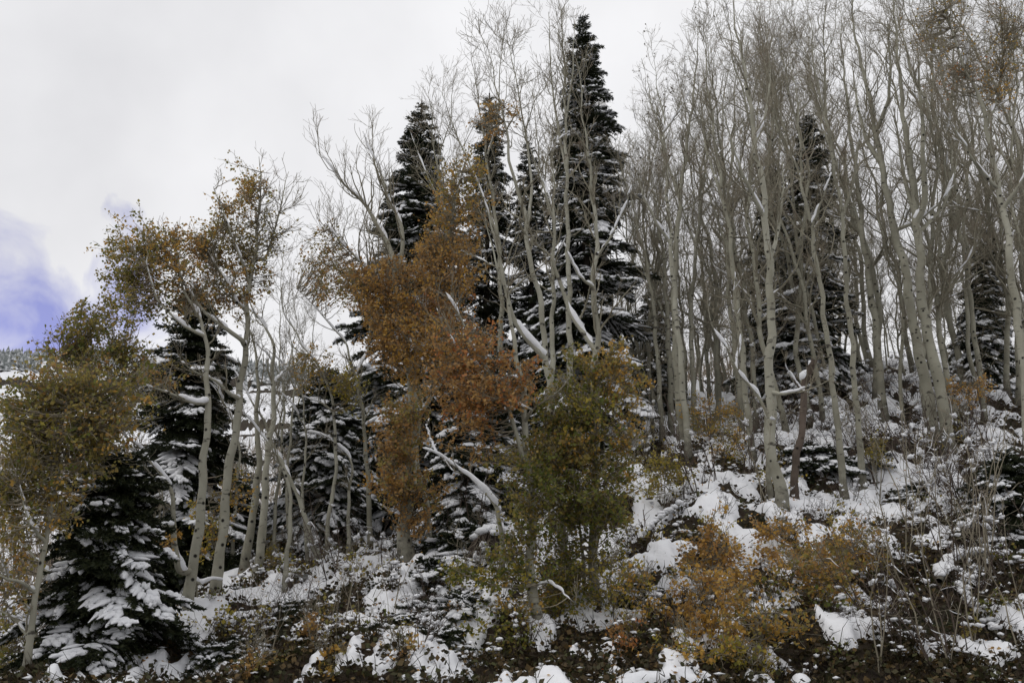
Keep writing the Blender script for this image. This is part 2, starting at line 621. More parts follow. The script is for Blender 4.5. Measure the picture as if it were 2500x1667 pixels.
steep = np.sqrt(gx ** 2 + gy ** 2)
c = cover(Xs, Ys)
nf = snow_noise(Xs, Ys)
th = c - 0.5 + (nf - 0.5) * 1.5 - 0.30 * np.clip(steep - 0.75, 0, 2.5) * (Ys < 60)
puff = 1 - np.abs(2 * fbm(Xs * 4.5, Ys * 4.5, 61, 3) - 1)
tk = np.where(th > 0, 0.20 * np.sqrt(np.clip(th, 0, 1)) + 0.09 * (puff - 0.55) * np.clip(th * 5, 0, 1), th * 0.5 - 0.03)
tk = np.where(Ys < 9, -0.1, tk)
tk = np.where(Ys > 60, np.where(th > 0, 0.3, -0.3), tk)
nc_ = 2600                                                     # crumbs of snow caught on the undergrowth round the patches
Yc = 10.5 * (26 / 10.5) ** rng.uniform(0, 1, nc_)
Xc = rng.uniform(-0.62, 0.62, nc_) * Yc
e = rng.uniform(0.012, 0.045, (nc_, 1)) ** 1.0
crumbs = specks(np.stack([Xc, Yc, ground(Xc, Yc) + rng.uniform(0.02, 0.16, nc_)], -1), np.concatenate([e * 1.5, e * 1.2, e * 0.6], 1) * rng.uniform(0.6, 1.3, (nc_, 3)))
o = obj('snow_cover', mesh_np('snow_cover', [(np.stack([Xs, Ys, Zb + tk], -1), Qs), crumbs], M['snow']), kind='structure')


# ------------------------------------------------------------------ far forest and far brush
def far_firs():
    n = 6000
    Y = rng.uniform(190, 620, n)
    u = rng.uniform(-0.75, 0.1, n)
    x = u * Y
    k = fbm(x * 0.012, Y * 0.009, 71, 4) > 0.585
    x, Y = x[k], Y[k]
    z = ground(x, Y)
    n = len(x)
    h = rng.uniform(4, 8.5, n)
    V, Fc = [], []
    S = 7
    th_ = np.arange(S) / S * 2 * np.pi
    off = 0
    for lev, (z0, z1, r) in enumerate(((0.05, 0.55, 0.24), (0.30, 0.80, 0.18), (0.58, 1.0, 0.12))):
        rad = r * h[:, None] * rng.uniform(0.55, 1.35, (n, S))
        ring = np.stack([x[:, None] + rad * np.cos(th_), Y[:, None] + rad * np.sin(th_), z[:, None] + h[:, None] * (z0 + rng.uniform(-0.06, 0.06, (n, S)))], -1)
        tip = np.stack([x, Y, z + h * z1], -1)[:, None, :]
        vv = np.concatenate([ring, tip], 1)
        i = np.arange(n)[:, None] * (S + 1)
        j = np.arange(S)[None]
        Fc.append(np.stack([i + j, i + (j + 1) % S, i + S + 0 * j], -1).reshape(-1, 3))
        V.append(vv.reshape(-1, 3))
    return [(v, f) for v, f in zip(V, Fc)]


o = obj('far_fir_forest', mesh_np('far_fir_forest', far_firs(), M['frost'], False), kind='stuff')
tag(o, 'frosted fir forest covering the distant snowy mountain', 'forest')


def far_brush():
    n = 1100
    Y = rng.uniform(30, 150, n) ** 1.0
    u = rng.uniform(-0.62, 0.30, n)
    x = u * Y
    z = ground(x, Y)
    m_ = 9
    h = rng.uniform(1.0, 2.6, (n, 1)) * (0.7 + Y[:, None] / 110)
    az = rng.uniform(0, 6.28, (n, m_))
    sp = rng.uniform(0.1, 0.6, (n, m_))
    hh = h * rng.uniform(0.5, 1, (n, m_))
    bx = x[:, None] + rng.normal(0, 0.3, (n, m_))
    by = Y[:, None] + rng.normal(0, 0.3, (n, m_))
    B0 = np.stack([bx, by, z[:, None] + 0 * bx - 0.1], -1)
    T0 = B0 + np.stack([np.cos(az) * sp * hh, np.sin(az) * sp * hh, hh], -1)
    Mi = (B0 + T0) / 2 + np.stack([np.cos(az) * 0.1, np.sin(az) * 0.1, -0.05 + 0 * az], -1) * hh[..., None]
    P = np.stack([B0, Mi, T0], 2).reshape(-1, 3, 3)
    r = np.repeat((0.012 + Y * 0.0002)[:, None], m_, 1).reshape(-1, 1) * np.array([[1, 0.8, 0.35]])
    return [tubes(P, r, 3)], np.stack([x, Y, z], -1), h[:, 0]


parts, bc, bh = far_brush()
o = obj('far_brush', mesh_np('far_brush', parts, M['brush']), kind='stuff')
tag(o, 'tan leafless brush on the slope behind the left trunks', 'brush')


# ------------------------------------------------------------------ growing twigs
def grow(P, R, n, t0, t1, ang, ln, S, up, rmax, rmin, jit=0.22, bias=1.0):
    """Children on parent curves P (N,S,3): start along the parent, turn up at the end."""
    N_, S0, _ = P.shape
    seg = np.linalg.norm(np.diff(P, axis=1), axis=-1).sum(1)
    k = rng.choice(N_, n, p=seg / seg.sum())
    t_ = t0 + (t1 - t0) * rng.uniform(0, 1, n) ** bias
    f = t_ * (S0 - 1)
    i = np.minimum(f.astype(int), S0 - 2)
    w = (f - i)[:, None]
    p = P[k, i] * (1 - w) + P[k, i + 1] * w
    rp = R[k, i] * (1 - w[:, 0]) + R[k, i + 1] * w[:, 0]
    T = unit(P[k, i + 1] - P[k, i])
    pr = unit(np.cross(T, rng.normal(0, 1, (n, 3))))
    a = np.radians(rng.normal(ang, ang * 0.28, n))[:, None]
    d = np.cos(a) * T + np.sin(a) * pr
    l = ln * rng.uniform(0.45, 1.25, n) * (1.05 - 0.45 * t_)
    out_ = np.empty((n, S, 3))
    out_[:, 0] = p
    for s in range(1, S):
        d = unit(d + np.array([0, 0, up]) + rng.normal(0, jit, (n, 3)))
        p = p + d * (l / (S - 1))[:, None]
        out_[:, s] = p
    r0 = np.minimum(rp * 0.62, rmax)
    rr = r0[:, None] * np.linspace(1, 0.35, S)[None]
    return out_, np.maximum(rr, rmin)


def join_res(curves, S=12):
    return np.stack([resample(c_, S, 0) for c_ in curves])


def branch_system(curves, radii, b, blen, fine=1.0, t0=0.05, up=0.15, jit=0.17):
    """Three orders of branches on a list of polylines. Returns three (P, R)."""
    P = join_res(curves)
    R = np.stack([np.interp(np.linspace(0, 1, 12), np.linspace(0, 1, len(r)), r) for r in radii])
    tot = np.linalg.norm(np.diff(P, axis=1), axis=-1).sum()
    n1 = max(6, int(tot * b * 1.4))
    P1, R1 = grow(P, R, n1, t0, 1.0, 40, blen, 8, up, 0.018, 0.004, jit, 0.72)
    P2, R2 = grow(P1, R1, int(n1 * 5.0 * fine), 0.12, 1.0, 38, blen * 0.5, 4, up * 0.9, 0.0075, 0.0034, jit, 0.85)
    P3, R3 = grow(P2, R2, int(n1 * 11.5 * fine), 0.15, 1.0, 42, blen * 0.24, 3, up * 0.9, 0.004, 0.0026, jit + 0.06)
    return (P1, R1), (P2, R2), (P3, R3)


# ------------------------------------------------------------------ aspens traced from the photograph
def spray(skel, reg, Y, store, twigs):
    """A leafy part of a crown: shoots from the nearest limb to points in the region, twigs on them, leaves on these."""
    px, py, rx, ry, covg, pal = reg[:6]
    dy = reg[6] if len(reg) > 6 else 0.0
    c_ = at(px, py, Y + dy)
    dist = np.linalg.norm(c_)
    mx, my = 1.38 * rx / F * dist, 1.30 * ry / F * dist
    mz = 0.75 * min(mx, my) + 0.15
    nb = int(np.clip(10 * mx * my / 0.10, 6, 75))
    q = unit(rng.normal(0, 1, (nb, 3))) * rng.uniform(0, 1.12, (nb, 1)) ** 0.62
    tgt = c_ + q * np.array([mx, mz, my])
    cost = rng.uniform(0, 0.35, (nb, len(skel))) + np.linalg.norm(skel[None] - tgt[:, None], axis=-1) + 0.7 * np.clip(skel[None, :, 2] - tgt[:, None, 2], 0, 9)
    st = skel[np.argmin(cost, 1)]
    s = np.linspace(0, 1, 8)[None, :, None]
    sag = np.array([0, 0, 1.0]) * (-0.16 * np.linalg.norm(tgt - st, axis=1)[:, None])
    mid = (st + tgt) / 2 + sag + rng.normal(0, 0.06, (nb, 3))
    P = (1 - s) ** 2 * st[:, None] + 2 * s * (1 - s) * mid[:, None] + s ** 2 * tgt[:, None]
    P = P + rng.normal(0, 0.012, P.shape) * s
    R = np.linspace(0.011, 0.0035, 8)[None].repeat(nb, 0)
    wl = 0.42 * min(1.0, max(0.45, (mx + my) * 0.9))
    P2, R2 = grow(P, R, nb * 6, 0.35, 1.0, 50, wl, 5, 0.06, 0.005, 0.003, 0.26)
    twigs.append((P, R))
    twigs.append((P2, R2))
    size = 0.050
    area = math.pi * mx * my
    nl = int(area * covg * 1.35 / (size * size * 0.36))
    k = rng.integers(0, len(P2), nl)
    f = rng.uniform(0.1, 1, nl) * 4
    i = np.minimum(f.astype(int), 3)
    w = (f - i)[:, None]
    pos = P2[k, i] * (1 - w) + P2[k, i + 1] * w + rng.normal(0, 0.030, (nl, 3)) - np.array([0, 0, 0.02])
    pals = pal if isinstance(pal, (list, tuple)) else [pal]
    # shoots keep one colour, so the colours lie in clumps
    pk = np.array(pals)[(_hash(k // 6 % nb, np.full(nl, int(px)), 3) * len(pals) * 0.999).astype(int)]
    for p_ in set(pals):
        store.setdefault(p_, []).append(pos[pk == p_])


LEAF_NAME = {'orange': 'orange_leaves', 'red': 'red_leaves', 'gold': 'gold_leaves', 'olive': 'olive_leaves', 'green': 'green_leaves',
             'yellowgreen': 'yellow_leaves', 'dark': 'withered_leaves'}


def nearest(sk_px, p):
    d = np.linalg.norm(sk_px - np.array(p), axis=1)
    return int(np.argmin(d))


def aspen(label, Y, trunk, w, limbs=(), leaves=(), b=2.6, blen=1.0, keep=0.6, thick=1.0, wtop=0.05, dy=0.0, bark='bark', tstart=0.42,
          group=None, name='aspen_tree', fine=1.0, cat='tree', flare=0.5, up=0.15, stray=0.0, low=0):
    n = len(trunk)
    pts = [at(px, py, Y + dy * i / (n - 1)) for i, (px, py) in enumerate(trunk)]
    g = gz(pts[0][0], pts[0][1])
    b0 = np.array([pts[0][0], pts[0][1], min(g, pts[0][2])])
    if pts[0][2] - g > 0.05:
        pts = [np.array([pts[0][0], pts[0][1], g])] + pts
    pts = [pts[0] - np.array([0, 0, max(0.25, pts[0][2] - g + 0.25)])] + pts
    NT = 54
    T = resample(pts, NT, 3, 0.010)
    zz = T[:, 2] - b0[2]
    am_ = np.clip(zz * 0.3, 0, 1)
    p4 = rng.uniform(0, 6.28, 4)
    T[:, 0] += am_ * (0.022 * np.sin(zz * 4.1 + p4[0]) + 0.014 * np.sin(zz * 8.7 + p4[1]))
    T[:, 1] += am_ * (0.04 * np.sin(zz * 2.3 + p4[2]) + 0.014 * np.sin(zz * 7.3 + p4[3]))
    dist = np.linalg.norm(pts[1])
    r0 = w / 2 / F * dist * (0.75 if trunk[0][0] > 1500 and trunk[0][0] != 1906 else 0.9)
    r = r0 * ((1 - np.linspace(0, 1, NT) ** 1.25) * (1 - wtop) + wtop)
    h = T[:, 2] - b0[2]
    r = r * (1 + flare * np.exp(-np.clip(h, 0, 9) / 0.28)) * (1 + 0.05 * np.sin(h * 7 + r0 * 99) + rng.normal(0, 0.02, NT))
    root = thing(name, label, cat, b0, group)
    V, Fq = tubes(T[None], r[None], 10)
    tr = obj('trunk', mesh_np('trunk', [(V - b0, Fq)], M[bark]), root)
    V, Fq = snow_on(T[None], r[None], thick, keep, 7, 0.34)
    if np.ptp(V.reshape(NT, 7, 3), axis=1).max() > 0.02:
        obj('snow', mesh_np('snow', [(V - b0, Fq)], M['snow']), tr)
    skel, srad = [T[3:]], [r[3:]]
    t_start = int(NT * tstart)
    curves, radii = [T[t_start:]], [r[t_start:]]
    for lp, lw, ld in limbs:
        sk, sr = np.concatenate(skel), np.concatenate(srad)
        spx = project(sk)
        k = nearest(spx, lp[0])
        Y0 = sk[k][1]
        q = [sk[k]]
        m_ = len(lp)
        far0 = np.linalg.norm(spx[k] - np.array(lp[0])) > 25
        for i, (px, py) in enumerate(lp):
            if i == 0 and not far0:
                continue
            q.append(at(px, py, Y0 + ld * (i + 1) / m_))
        C = resample(q, 32, 2, 0.012)
        l0 = lw / 2 / F * dist
        lr = np.linspace(min(l0, sr[k] * 0.95), l0 * 0.10 + 0.002, 32) * (1 + rng.normal(0, 0.03, 32))
        V, Fq = tubes(C[None], lr[None], 8)
        lo_ = obj('limb', mesh_np('limb', [(V - b0, Fq)], M[bark]), root)
        V, Fq = snow_on(C[None], lr[None], thick, keep + 0.1, 7, 0.22)
        obj('snow', mesh_np('snow', [(V - b0, Fq)], M['snow']), lo_)
        skel.append(C)
        srad.append(lr)
        curves.append(C)
        radii.append(lr)
    tw = []
    sn = None
    if b > 0:
        (P1, R1), (P2, R2), (P3, R3) = branch_system(curves, radii, b, blen, fine, 0.05, up)
        V, Fq = tubes(P1, R1, 4)
        br = obj('branches', mesh_np('branches', [(V - b0, Fq)], M['branch']), root, 'stuff')
        V, Fq = snow_on(P1, R1, 0.9, keep - 0.28, 5, 0.42, 0.008)
        obj('snow', mesh_np('snow', [(V - b0, Fq)], M['snow']), br, 'stuff')
        tw += [(P2, R2), (P3, R3)]
        if low:
            Pl, Rl = grow(T[None, 5:32], r[None, 5:32], low, 0.1, 1.0, 66, 0.85, 6, 0.05, 0.008, 0.0036, 0.24)
            tw += [(Pl, Rl), grow(Pl, Rl, low * 4, 0.2, 1.0, 45, 0.4, 4, 0.03, 0.005, 0.003, 0.26)]
        if stray:
            sel = rng.choice(len(P3), int(len(P3) * stray))
            store0 = P3[sel, -1] + rng.normal(0, 0.02, (len(sel), 3))
        else:
            store0 = None
    else:
        store0 = None
    store = {}
    sk = np.concatenate(skel)
    for reg in leaves:
        spray(sk, reg, Y, store, tw)
    if store0 is not None:
        store.setdefault('dark', []).append(store0)
    if tw:
        pr = []
        for P_, R_ in tw:
            V, Fq = tubes(P_, R_, 3)
            pr.append((V - b0, Fq))
        obj('twigs', mesh_np('twigs', pr, M['twig']), root, 'stuff')
    for pal, lst in store.items():
        V, Fq = leaf_quads(np.concatenate(lst), 0.050)
        obj(LEAF_NAME[pal], mesh_np('leaves', [(V - b0, Fq)], M[pal], False), root, 'stuff')
    return root


def project(P):
    P = np.asarray(P, float) - np.array([0, 0, EYE])
    d = P[:, 1] * CP + P[:, 2] * SP
    v = -P[:, 1] * SP + P[:, 2] * CP
    return np.stack([1250 + F * P[:, 0] / d, 833.5 - F * v / d], 1)


# ------------------------------------------------------------------ firs: one bough mesh per size and snow load, shared by all
def bough_mesh(Lb, seed):
    global rng
    rng = np.random.default_rng(seed)
    S = 10
    s = np.linspace(0, 1, S)
    bend = rng.normal(0, 0.05)
    stem = np.stack([s * Lb, bend * Lb * s ** 2, Lb * (-0.36 * s ** 1.7 + 0.10 * s ** 4)], 1)
    n = max(7, int(Lb / 0.052))
    tp = np.clip(np.linspace(0.10, 0.97, n) + rng.normal(0, 0.01, n), 0.05, 0.985)
    side = np.where(np.arange(n) % 2 == 0, 1, -1)
    side = np.concatenate([side, -side[: n // 2]])
    tp = np.concatenate([tp, rng.uniform(0.1, 0.9, n // 2)])
    n = len(tp)
    b0 = np.stack([np.interp(tp, s, stem[:, i]) for i in range(3)], 1)
    ln = (0.46 * Lb * (1 - tp) ** 0.8 * np.minimum(1, 0.45 + tp * 2.4) + 0.05) * rng.uniform(0.65, 1.25, n)
    a = np.radians(rng.normal(52, 9, n)) * side
    d = np.stack([np.cos(a), np.sin(a), rng.normal(-0.16, 0.10, n)], 1)
    q = np.linspace(0, 1, 5)[None, :, None]
    tw = b0[:, None] + unit(d)[:, None] * ln[:, None, None] * q + np.array([0.12, 0, -0.10]) * (ln[:, None, None] * q ** 2)
    parts = [tubes(stem[None], np.linspace(0.014, 0.004, S)[None] * (0.5 + Lb * 0.5), 4), tubes(tw, np.full((n, 5), 0.004), 3)]
    curves = [(stem[None], Lb * 0.8)] + [(tw, None)]
    cen, dirs = [], []
    for P, _ in curves:
        lens = np.linalg.norm(np.diff(P, axis=1), axis=-1).sum(1)
        for i in range(len(P)):
            m_ = max(3, int(lens[i] / 0.0078))
            t_ = rng.uniform(0.12 if len(P) == 1 else 0.0, 1, m_) * (P.shape[1] - 1)
            k = np.minimum(t_.astype(int), P.shape[1] - 2)
            w = (t_ - k)[:, None]
            cen.append(P[i, k] * (1 - w) + P[i, k + 1] * w)
            dirs.append(unit(P[i, k + 1] - P[i, k]))
    cen, dirs = np.concatenate(cen), np.concatenate(dirs)
    m_ = len(cen)
    pr = unit(np.cross(dirs, rng.normal(0, 1, (m_, 3)) * np.array([0.6, 0.6, 1])))
    tip = cen + unit(dirs * 0.75 + pr * 0.8 + np.array([0, 0, 0.12])) * rng.uniform(0.042, 0.072, (m_, 1))
    wd = unit(np.cross(tip - cen, rng.normal(0, 1, (m_, 3)))) * 0.0135
    V = np.stack([cen - wd, cen + wd, tip], 1).reshape(-1, 3)
    ne = mesh_np('bough', parts + [(V, np.arange(m_ * 3).reshape(m_, 3))], M['needle'], False)
    snows = []
    for load in (0.45, 0.8, 1.1):
        C, Sz, yw, tl = [], [], [], []
        for s_ in np.arange(0.30, 1.0, 0.06 if Lb > 0.7 else 0.11):
            if rng.random() < load * 0.6:
                p = np.array([np.interp(s_, s, stem[:, i]) for i in range(3)])
                e = Lb * rng.uniform(0.022, 0.048) + 0.012
                C.append(p + [0, rng.normal(0, 0.03 * Lb), e * 0.3])
                Sz.append((e * 1.5, e * 0.9, e * rng.uniform(0.45, 0.75)))
                yw.append(rng.normal(0, 0.4))
                tl.append(-0.12)
        ph = rng.uniform(0, 9)
        on = load * 0.95 - 0.1 + 0.55 * np.sin(tp * 9 + ph + side * 0.8)
        sel = np.where((rng.random(n) < on) & (ln > 0.06) & (tp > 0.14))[0]
        strips = []
        if len(sel):
            f5 = np.linspace(rng.uniform(0.05, 0.3, len(sel)), rng.uniform(0.8, 1.05, len(sel)), 6).T
            k5 = np.minimum((f5 * 4).astype(int), 3)
            w5 = (f5 * 4 - k5)[..., None]
            SPt = tw[sel[:, None], k5] * (1 - w5) + tw[sel[:, None], k5 + 1] * w5
            rad = (0.016 + 0.036 * min(1.0, Lb)) * np.array([0.45, 1.0, 1.05, 0.95, 0.75, 0.2])[None] * rng.uniform(0.6, 1.3, (len(sel), 6)) * rng.uniform(0.7, 1.2, (len(sel), 1))
            strips.append(flat_strip(SPt + np.array([0, 0, 0.034]), rad, 0.68))
        if not C:
            C, Sz, yw, tl = [stem[6]], [(0.05, 0.04, 0.02)], [0.0], [0.0]
        nd = int(len(cen) * 0.02 * load)
        di = rng.integers(0, len(cen), nd)
        e = rng.uniform(0.006, 0.016, (nd, 1))
        snows.append(mesh_np('bough_snow', [lumps(C, Sz, yw, 0.2, tl), *strips, specks(cen[di] + [0, 0, 0.012], np.concatenate([e * 1.5, e, e * 0.6], 1))], M['snow']))
    return ne, snows, Lb


BOUGHS = {s_: [bough_mesh(s_, 100 * i + j) for j in range(4)] for i, s_ in enumerate((0.4, 0.9, 1.7))}
rng = np.random.default_rng(5)


def fir(label, apex, base_px, Y, halfw, n=190, snow=0.6, name='fir_tree', low=0.04, base_py=None, power=0.85, thin=1.0, group=None, cat='tree'):
    g = on_ground(base_px, Y, base_py or 1300)
    top = at(apex[0], apex[1], Y + 0.2)
    Hh = top[2] - g[2]
    Wm = halfw / F * np.linalg.norm(g)
    root = thing(name, label, cat, g, group)
    ax = top - g
    s = np.linspace(-0.03, 1, 14)[:, None]
    T = ax * s
    V, Fq = tubes(T[None], (np.linspace(0.011, 0.0015, 14) * Hh)[None] + 0.004, 8)
    obj('trunk', mesh_np('trunk', [(V, Fq)], M['fir_bark']), root)
    n = int(n)
    n1 = int(n * 0.74)
    hs = np.concatenate([low + (0.985 - low) * np.linspace(0, 1, n1), np.linspace(0.62, 0.985, n - n1)])
    az = np.arange(n) * 2.39996 + rng.normal(0, 0.35, n)
    for h, a in zip(hs, az):
        h = min(0.985, max(0.01, h + rng.normal(0, 0.006)))
        Lr = Wm * (1 - h) ** power * rng.uniform(0.55, 1.25) + 0.10 + 0.03 * Hh / 10
        if rng.random() < 0.06:
            Lr *= 0.6
        cls = 0.4 if Lr < 0.6 else (0.9 if Lr < 1.25 else 1.7)
        me, sn, Lb = BOUGHS[cls][rng.integers(0, 4)]
        o_ = obj('bough', me, root)
        o_.location = [float(v) for v in ax * h]
        pit = math.radians(np.interp(h, [0, 0.35, 0.75, 1.0], [-22, -14, -4, 30]) + rng.normal(0, 11))
        o_.rotation_euler = (rng.normal(0, 0.15), -pit, a)
        sc = Lr / Lb
        o_.scale = (sc, sc * rng.uniform(0.85, 1.2), sc * rng.uniform(0.85, 1.15))
        if rng.random() < snow * 1.5 * np.interp(h, [0, 0.7, 1], [1, 1.0, 0.8]) * (0.35 + 1.3 * vnoise(h * 14 + g[0] * 3, a * 1.0 + g[1], 8)):
            obj('snow', sn[int(rng.choice(3, p=[0.4, 0.35, 0.25]))], o_, 'stuff')
    # the leader at the very top
    V, Fq = tubes((ax * np.array([0.97, 0.99, 1.015])[:, None])[None], np.array([[0.012, 0.01, 0.004]]), 4)
    obj('leader', mesh_np('leader', [(V, Fq)], M['needle']), root)
    return root


fir('tallest dark fir, its snow-flecked spire rising in the middle of the stand', (1424, 42), 1440, 24.5, 225, 299, 0.85, power=0.78)
fir('dark fir with a sharp bare-sky spire left of the orange aspen', (1030, 248), 985, 25.0, 290, 299, 0.52, power=0.92)
fir('narrow fir whose tip shows just behind the gold top of the orange aspen', (1195, 228), 1180, 27.0, 170, 230, 0.35)
fir('slim snowy fir tucked against the left side of the tallest fir', (1290, 345), 1310, 26.0, 130, 230, 0.8)
fir('snow-laden fir filling the gap behind the green-leaved aspens', (1165, 800), 1165, 19.8, 220, 250, 0.6, low=0.02)
fir('blackish fir standing behind the two straight trunks on the left', (482, 700), 440, 20.5, 255, 299, 0.34, power=0.75)
fir('low broad fir with heavy snow boughs in the bottom left corner', (285, 1110), 285, 13.6, 225, 230, 0.40, low=0.0, power=0.5)
fir('broad snowy fir between the left trunks and the curved orange aspen', (800, 905), 800, 22.0, 200, 260, 0.62, power=0.7)
fir('tall narrow fir deep in the bare stand on the right', (1975, 280), 1985, 26.5, 165, 290, 0.85)
fir('fir beside the tall narrow fir, its tip lower and to the left', (1893, 405), 1905, 28.0, 130, 240, 0.85)
fir('dark fir half hidden by trunks near the right edge', (2412, 545), 2425, 27.0, 110, 200, 0.65)
fir('small snowy fir at the foot of the pale trunks right of the tallest fir', (1597, 690), 1600, 30.0, 110, 150, 0.75)
fir('small distant fir glimpsed between the left trunks', (606, 1150), 606, 26.0, 70, 110, 0.75)
fir('low dark fir sprawling on the bank at the right edge', (2450, 1120), 2470, 17.3, 170, 130, 0.35, low=0.0, power=0.55)
YF = [('snowy young fir highest on the bank below the curved orange aspen', 1085, 1375, 16.4, 150, 120),
      ('bushy young fir at the bottom edge left of the lowest green leaves', 1065, 1545, 13.4, 120, 110),
      ('young fir low on the dark bank with boughs sweeping to the bottom edge', 900, 1530, 13.8, 130, 110),
      ('young fir on the bank straight below the thin left stems', 705, 1480, 15.2, 110, 100),
      ('young fir at the bottom edge right of the low broad fir', 545, 1575, 13.8, 110, 95),
      ('young fir close behind the root stump', 1130, 1290, 17.4, 150, 120),
      ('young fir under the curved base of the orange aspen, heaped with snow', 960, 1420, 16.6, 130, 105),
      ('young fir at the bottom edge, its boughs spread like snowy fingers', 1010, 1500, 14.2, 110, 110),
      ('small young fir on the dark bank below the left trunks', 800, 1500, 15.4, 90, 80),
      ('young fir with snow clumps left of the lowest green leaves', 1130, 1460, 15.0, 120, 95),
      ('snow-bent young fir low between the orange saplings and green aspens', 1560, 1430, 15.2, 110, 90),
      ('tiny fir on the bank just above the bottom edge, left of centre', 640, 1560, 14.2, 80, 75),
      ('young fir behind the curved pale trunk on the right', 1990, 1090, 21.0, 130, 90),
      ('bushy young fir among the trunks right of the broken brown stem', 2120, 1120, 21.5, 120, 100),
      ('young snowy fir under the bare stand at the foot of the pale trunks', 1760, 1110, 22.0, 140, 90),
      ('little fir in the snow below the big paired trunks', 2230, 1190, 19.5, 90, 80)]
for lab, px, top_py, Y, hw, n in YF:
    fir(lab, (px, top_py), px, Y, hw, n, 0.8, name='young_fir', low=0.0, power=0.6, group='young firs on the snowy bank', cat='young fir')

# ------------------------------------------------------------------ aspens on the left
aspen('straight pale aspen leaning right, lowest left of the paired trunks', 16.0,
      [(445, 1540), (460, 1453), (470, 1399), (482, 1316), (492, 1218), (497, 1135), (504, 1061), (509, 998), (507, 900), (500, 815), (480, 760), (455, 715), (430, 650), (405, 605)], 30,
      [([(500, 815), (455, 800), (420, 770), (385, 735), (370, 690), (355, 640)], 12, -0.6),
       ([(509, 990), (480, 985), (440, 970), (395, 952), (350, 940)], 12, -0.5),
       ([(470, 1399), (440, 1402), (428, 1350), (423, 1282), (423, 1213), (416, 1189), (391, 1150), (362, 1120), (313, 1091), (264, 1057)], 17, -1.0),
       ([(362, 1118), (342, 1091), (313, 1071), (279, 1042), (235, 1032), (205, 1017)], 9, -0.4),
       ([(470, 1415), (490, 1425), (520, 1412), (545, 1415)], 11, 0.4),
       ([(430, 1280), (390, 1285), (350, 1300), (300, 1308)], 9, -0.8)],
      [(350, 600, 72, 62, .85, ['olive', 'gold', 'olive', 'green']), (318, 680, 46, 58, 1.0, ['olive', 'green', 'olive']), (425, 655, 55, 80, .6, ['olive', 'orange', 'gold']), (330, 745, 60, 42, .6, ['olive', 'green']),
       (390, 890, 50, 36, .5, ['orange', 'olive'])], b=2.2, blen=0.75, keep=0.68, thick=1.15)
aspen('tall aspen with thinning gold-brown crown, right one of the left pair', 16.6,
      [(514, 1505), (528, 1430), (538, 1340), (548, 1242), (558, 1154), (567, 1096), (577, 1047), (587, 973), (591, 905), (597, 847), (605, 790), (608, 733), (608, 687), (620, 641), (628, 595), (631, 541), (633, 484), (635, 427), (637, 385)], 29,
      [([(620, 641), (651, 633), (670, 564), (685, 511), (697, 446), (704, 420)], 8, 0.5),
       ([(608, 687), (590, 640), (574, 595), (543, 511), (520, 455)], 8, -0.5),
       ([(597, 840), (589, 828), (536, 790), (501, 763), (475, 729), (448, 691), (430, 640)], 13, -0.7),
       ([(605, 760), (575, 735), (555, 687), (532, 656), (505, 610)], 9, -0.3),
       ([(587, 985), (560, 960), (530, 930), (480, 910), (440, 880)], 11, -0.6)],
      [(590, 470, 42, 68, .5, ['olive', 'gold', 'orange']), (545, 560, 50, 60, .6, ['olive', 'olive', 'gold']), (505, 610, 60, 55, .65, ['olive', 'orange', 'olive']), (590, 700, 70, 55, .5, ['orange', 'olive']),
       (655, 560, 50, 110, .08, ['olive']), (480, 720, 55, 42, .35, ['orange', 'olive']), (590, 600, 60, 55, .25, ['olive'])], b=2.6, blen=0.85, keep=0.58)
aspen('grey aspen third from the left pair, leaning slightly right', 19.0,
      [(592, 1412), (602, 1350), (616, 1267), (626, 1203), (631, 1135), (631, 1080), (628, 990), (628, 900), (622, 828), (600, 790), (560, 770)], 24, [], [], b=1.8, blen=0.8, bark='bark_grey')
aspen('pale aspen with a snowy limb bending left above the left trunks', 18.5,
      [(626, 1422), (636, 1355), (641, 1291), (646, 1218), (651, 1145), (660, 1061), (668, 964), (670, 900), (668, 850), (655, 805), (630, 770), (605, 752), (585, 735), (555, 690)], 23,
      [([(668, 930), (690, 910), (715, 890)], 7, 0.5)], [], b=2.2, blen=0.85, keep=0.72, thick=1.2)
aspen('thin pale aspen bending left, alone on the bank edge', 17.0,
      [(690, 1490), (695, 1428), (704, 1340), (709, 1267), (709, 1208), (704, 1169), (680, 1120), (655, 1086), (625, 1040), (590, 1005), (545, 985)], 15, [], [], b=2.0, blen=0.7, keep=0.7)
aspen('slender aspen curving left over the snowy bank', 19.0,
      [(790, 1392), (763, 1330), (743, 1252), (719, 1193), (704, 1150), (672, 1100), (650, 1047), (620, 985), (587, 925), (560, 880)], 15, [], [], b=1.8, blen=0.8, keep=0.7)
aspen('slender straight aspen in front of the broad snowy fir', 19.6,
      [(797, 1382), (797, 1316), (807, 1242), (817, 1169), (822, 1096), (815, 1010), (800, 930), (770, 875), (739, 847), (719, 809), (696, 779), (689, 733), (689, 675), (688, 620)], 12,
      [([(815, 1010), (790, 985), (760, 975), (735, 965)], 8, -0.4)], [(780, 900, 55, 45, .42, ['olive', 'gold']), (845, 950, 45, 40, .5, ['olive', 'yellowgreen'])], b=2.4, blen=0.8)
aspen('wavy slender aspen with a snow-loaded top bent left before the fir', 19.8,
      [(861, 1392), (851, 1340), (851, 1272), (851, 1193), (861, 1145), (851, 1105), (812, 1071), (780, 1058), (750, 1052)], 13, [], [], b=1.0, blen=0.6, keep=0.85, thick=1.6)
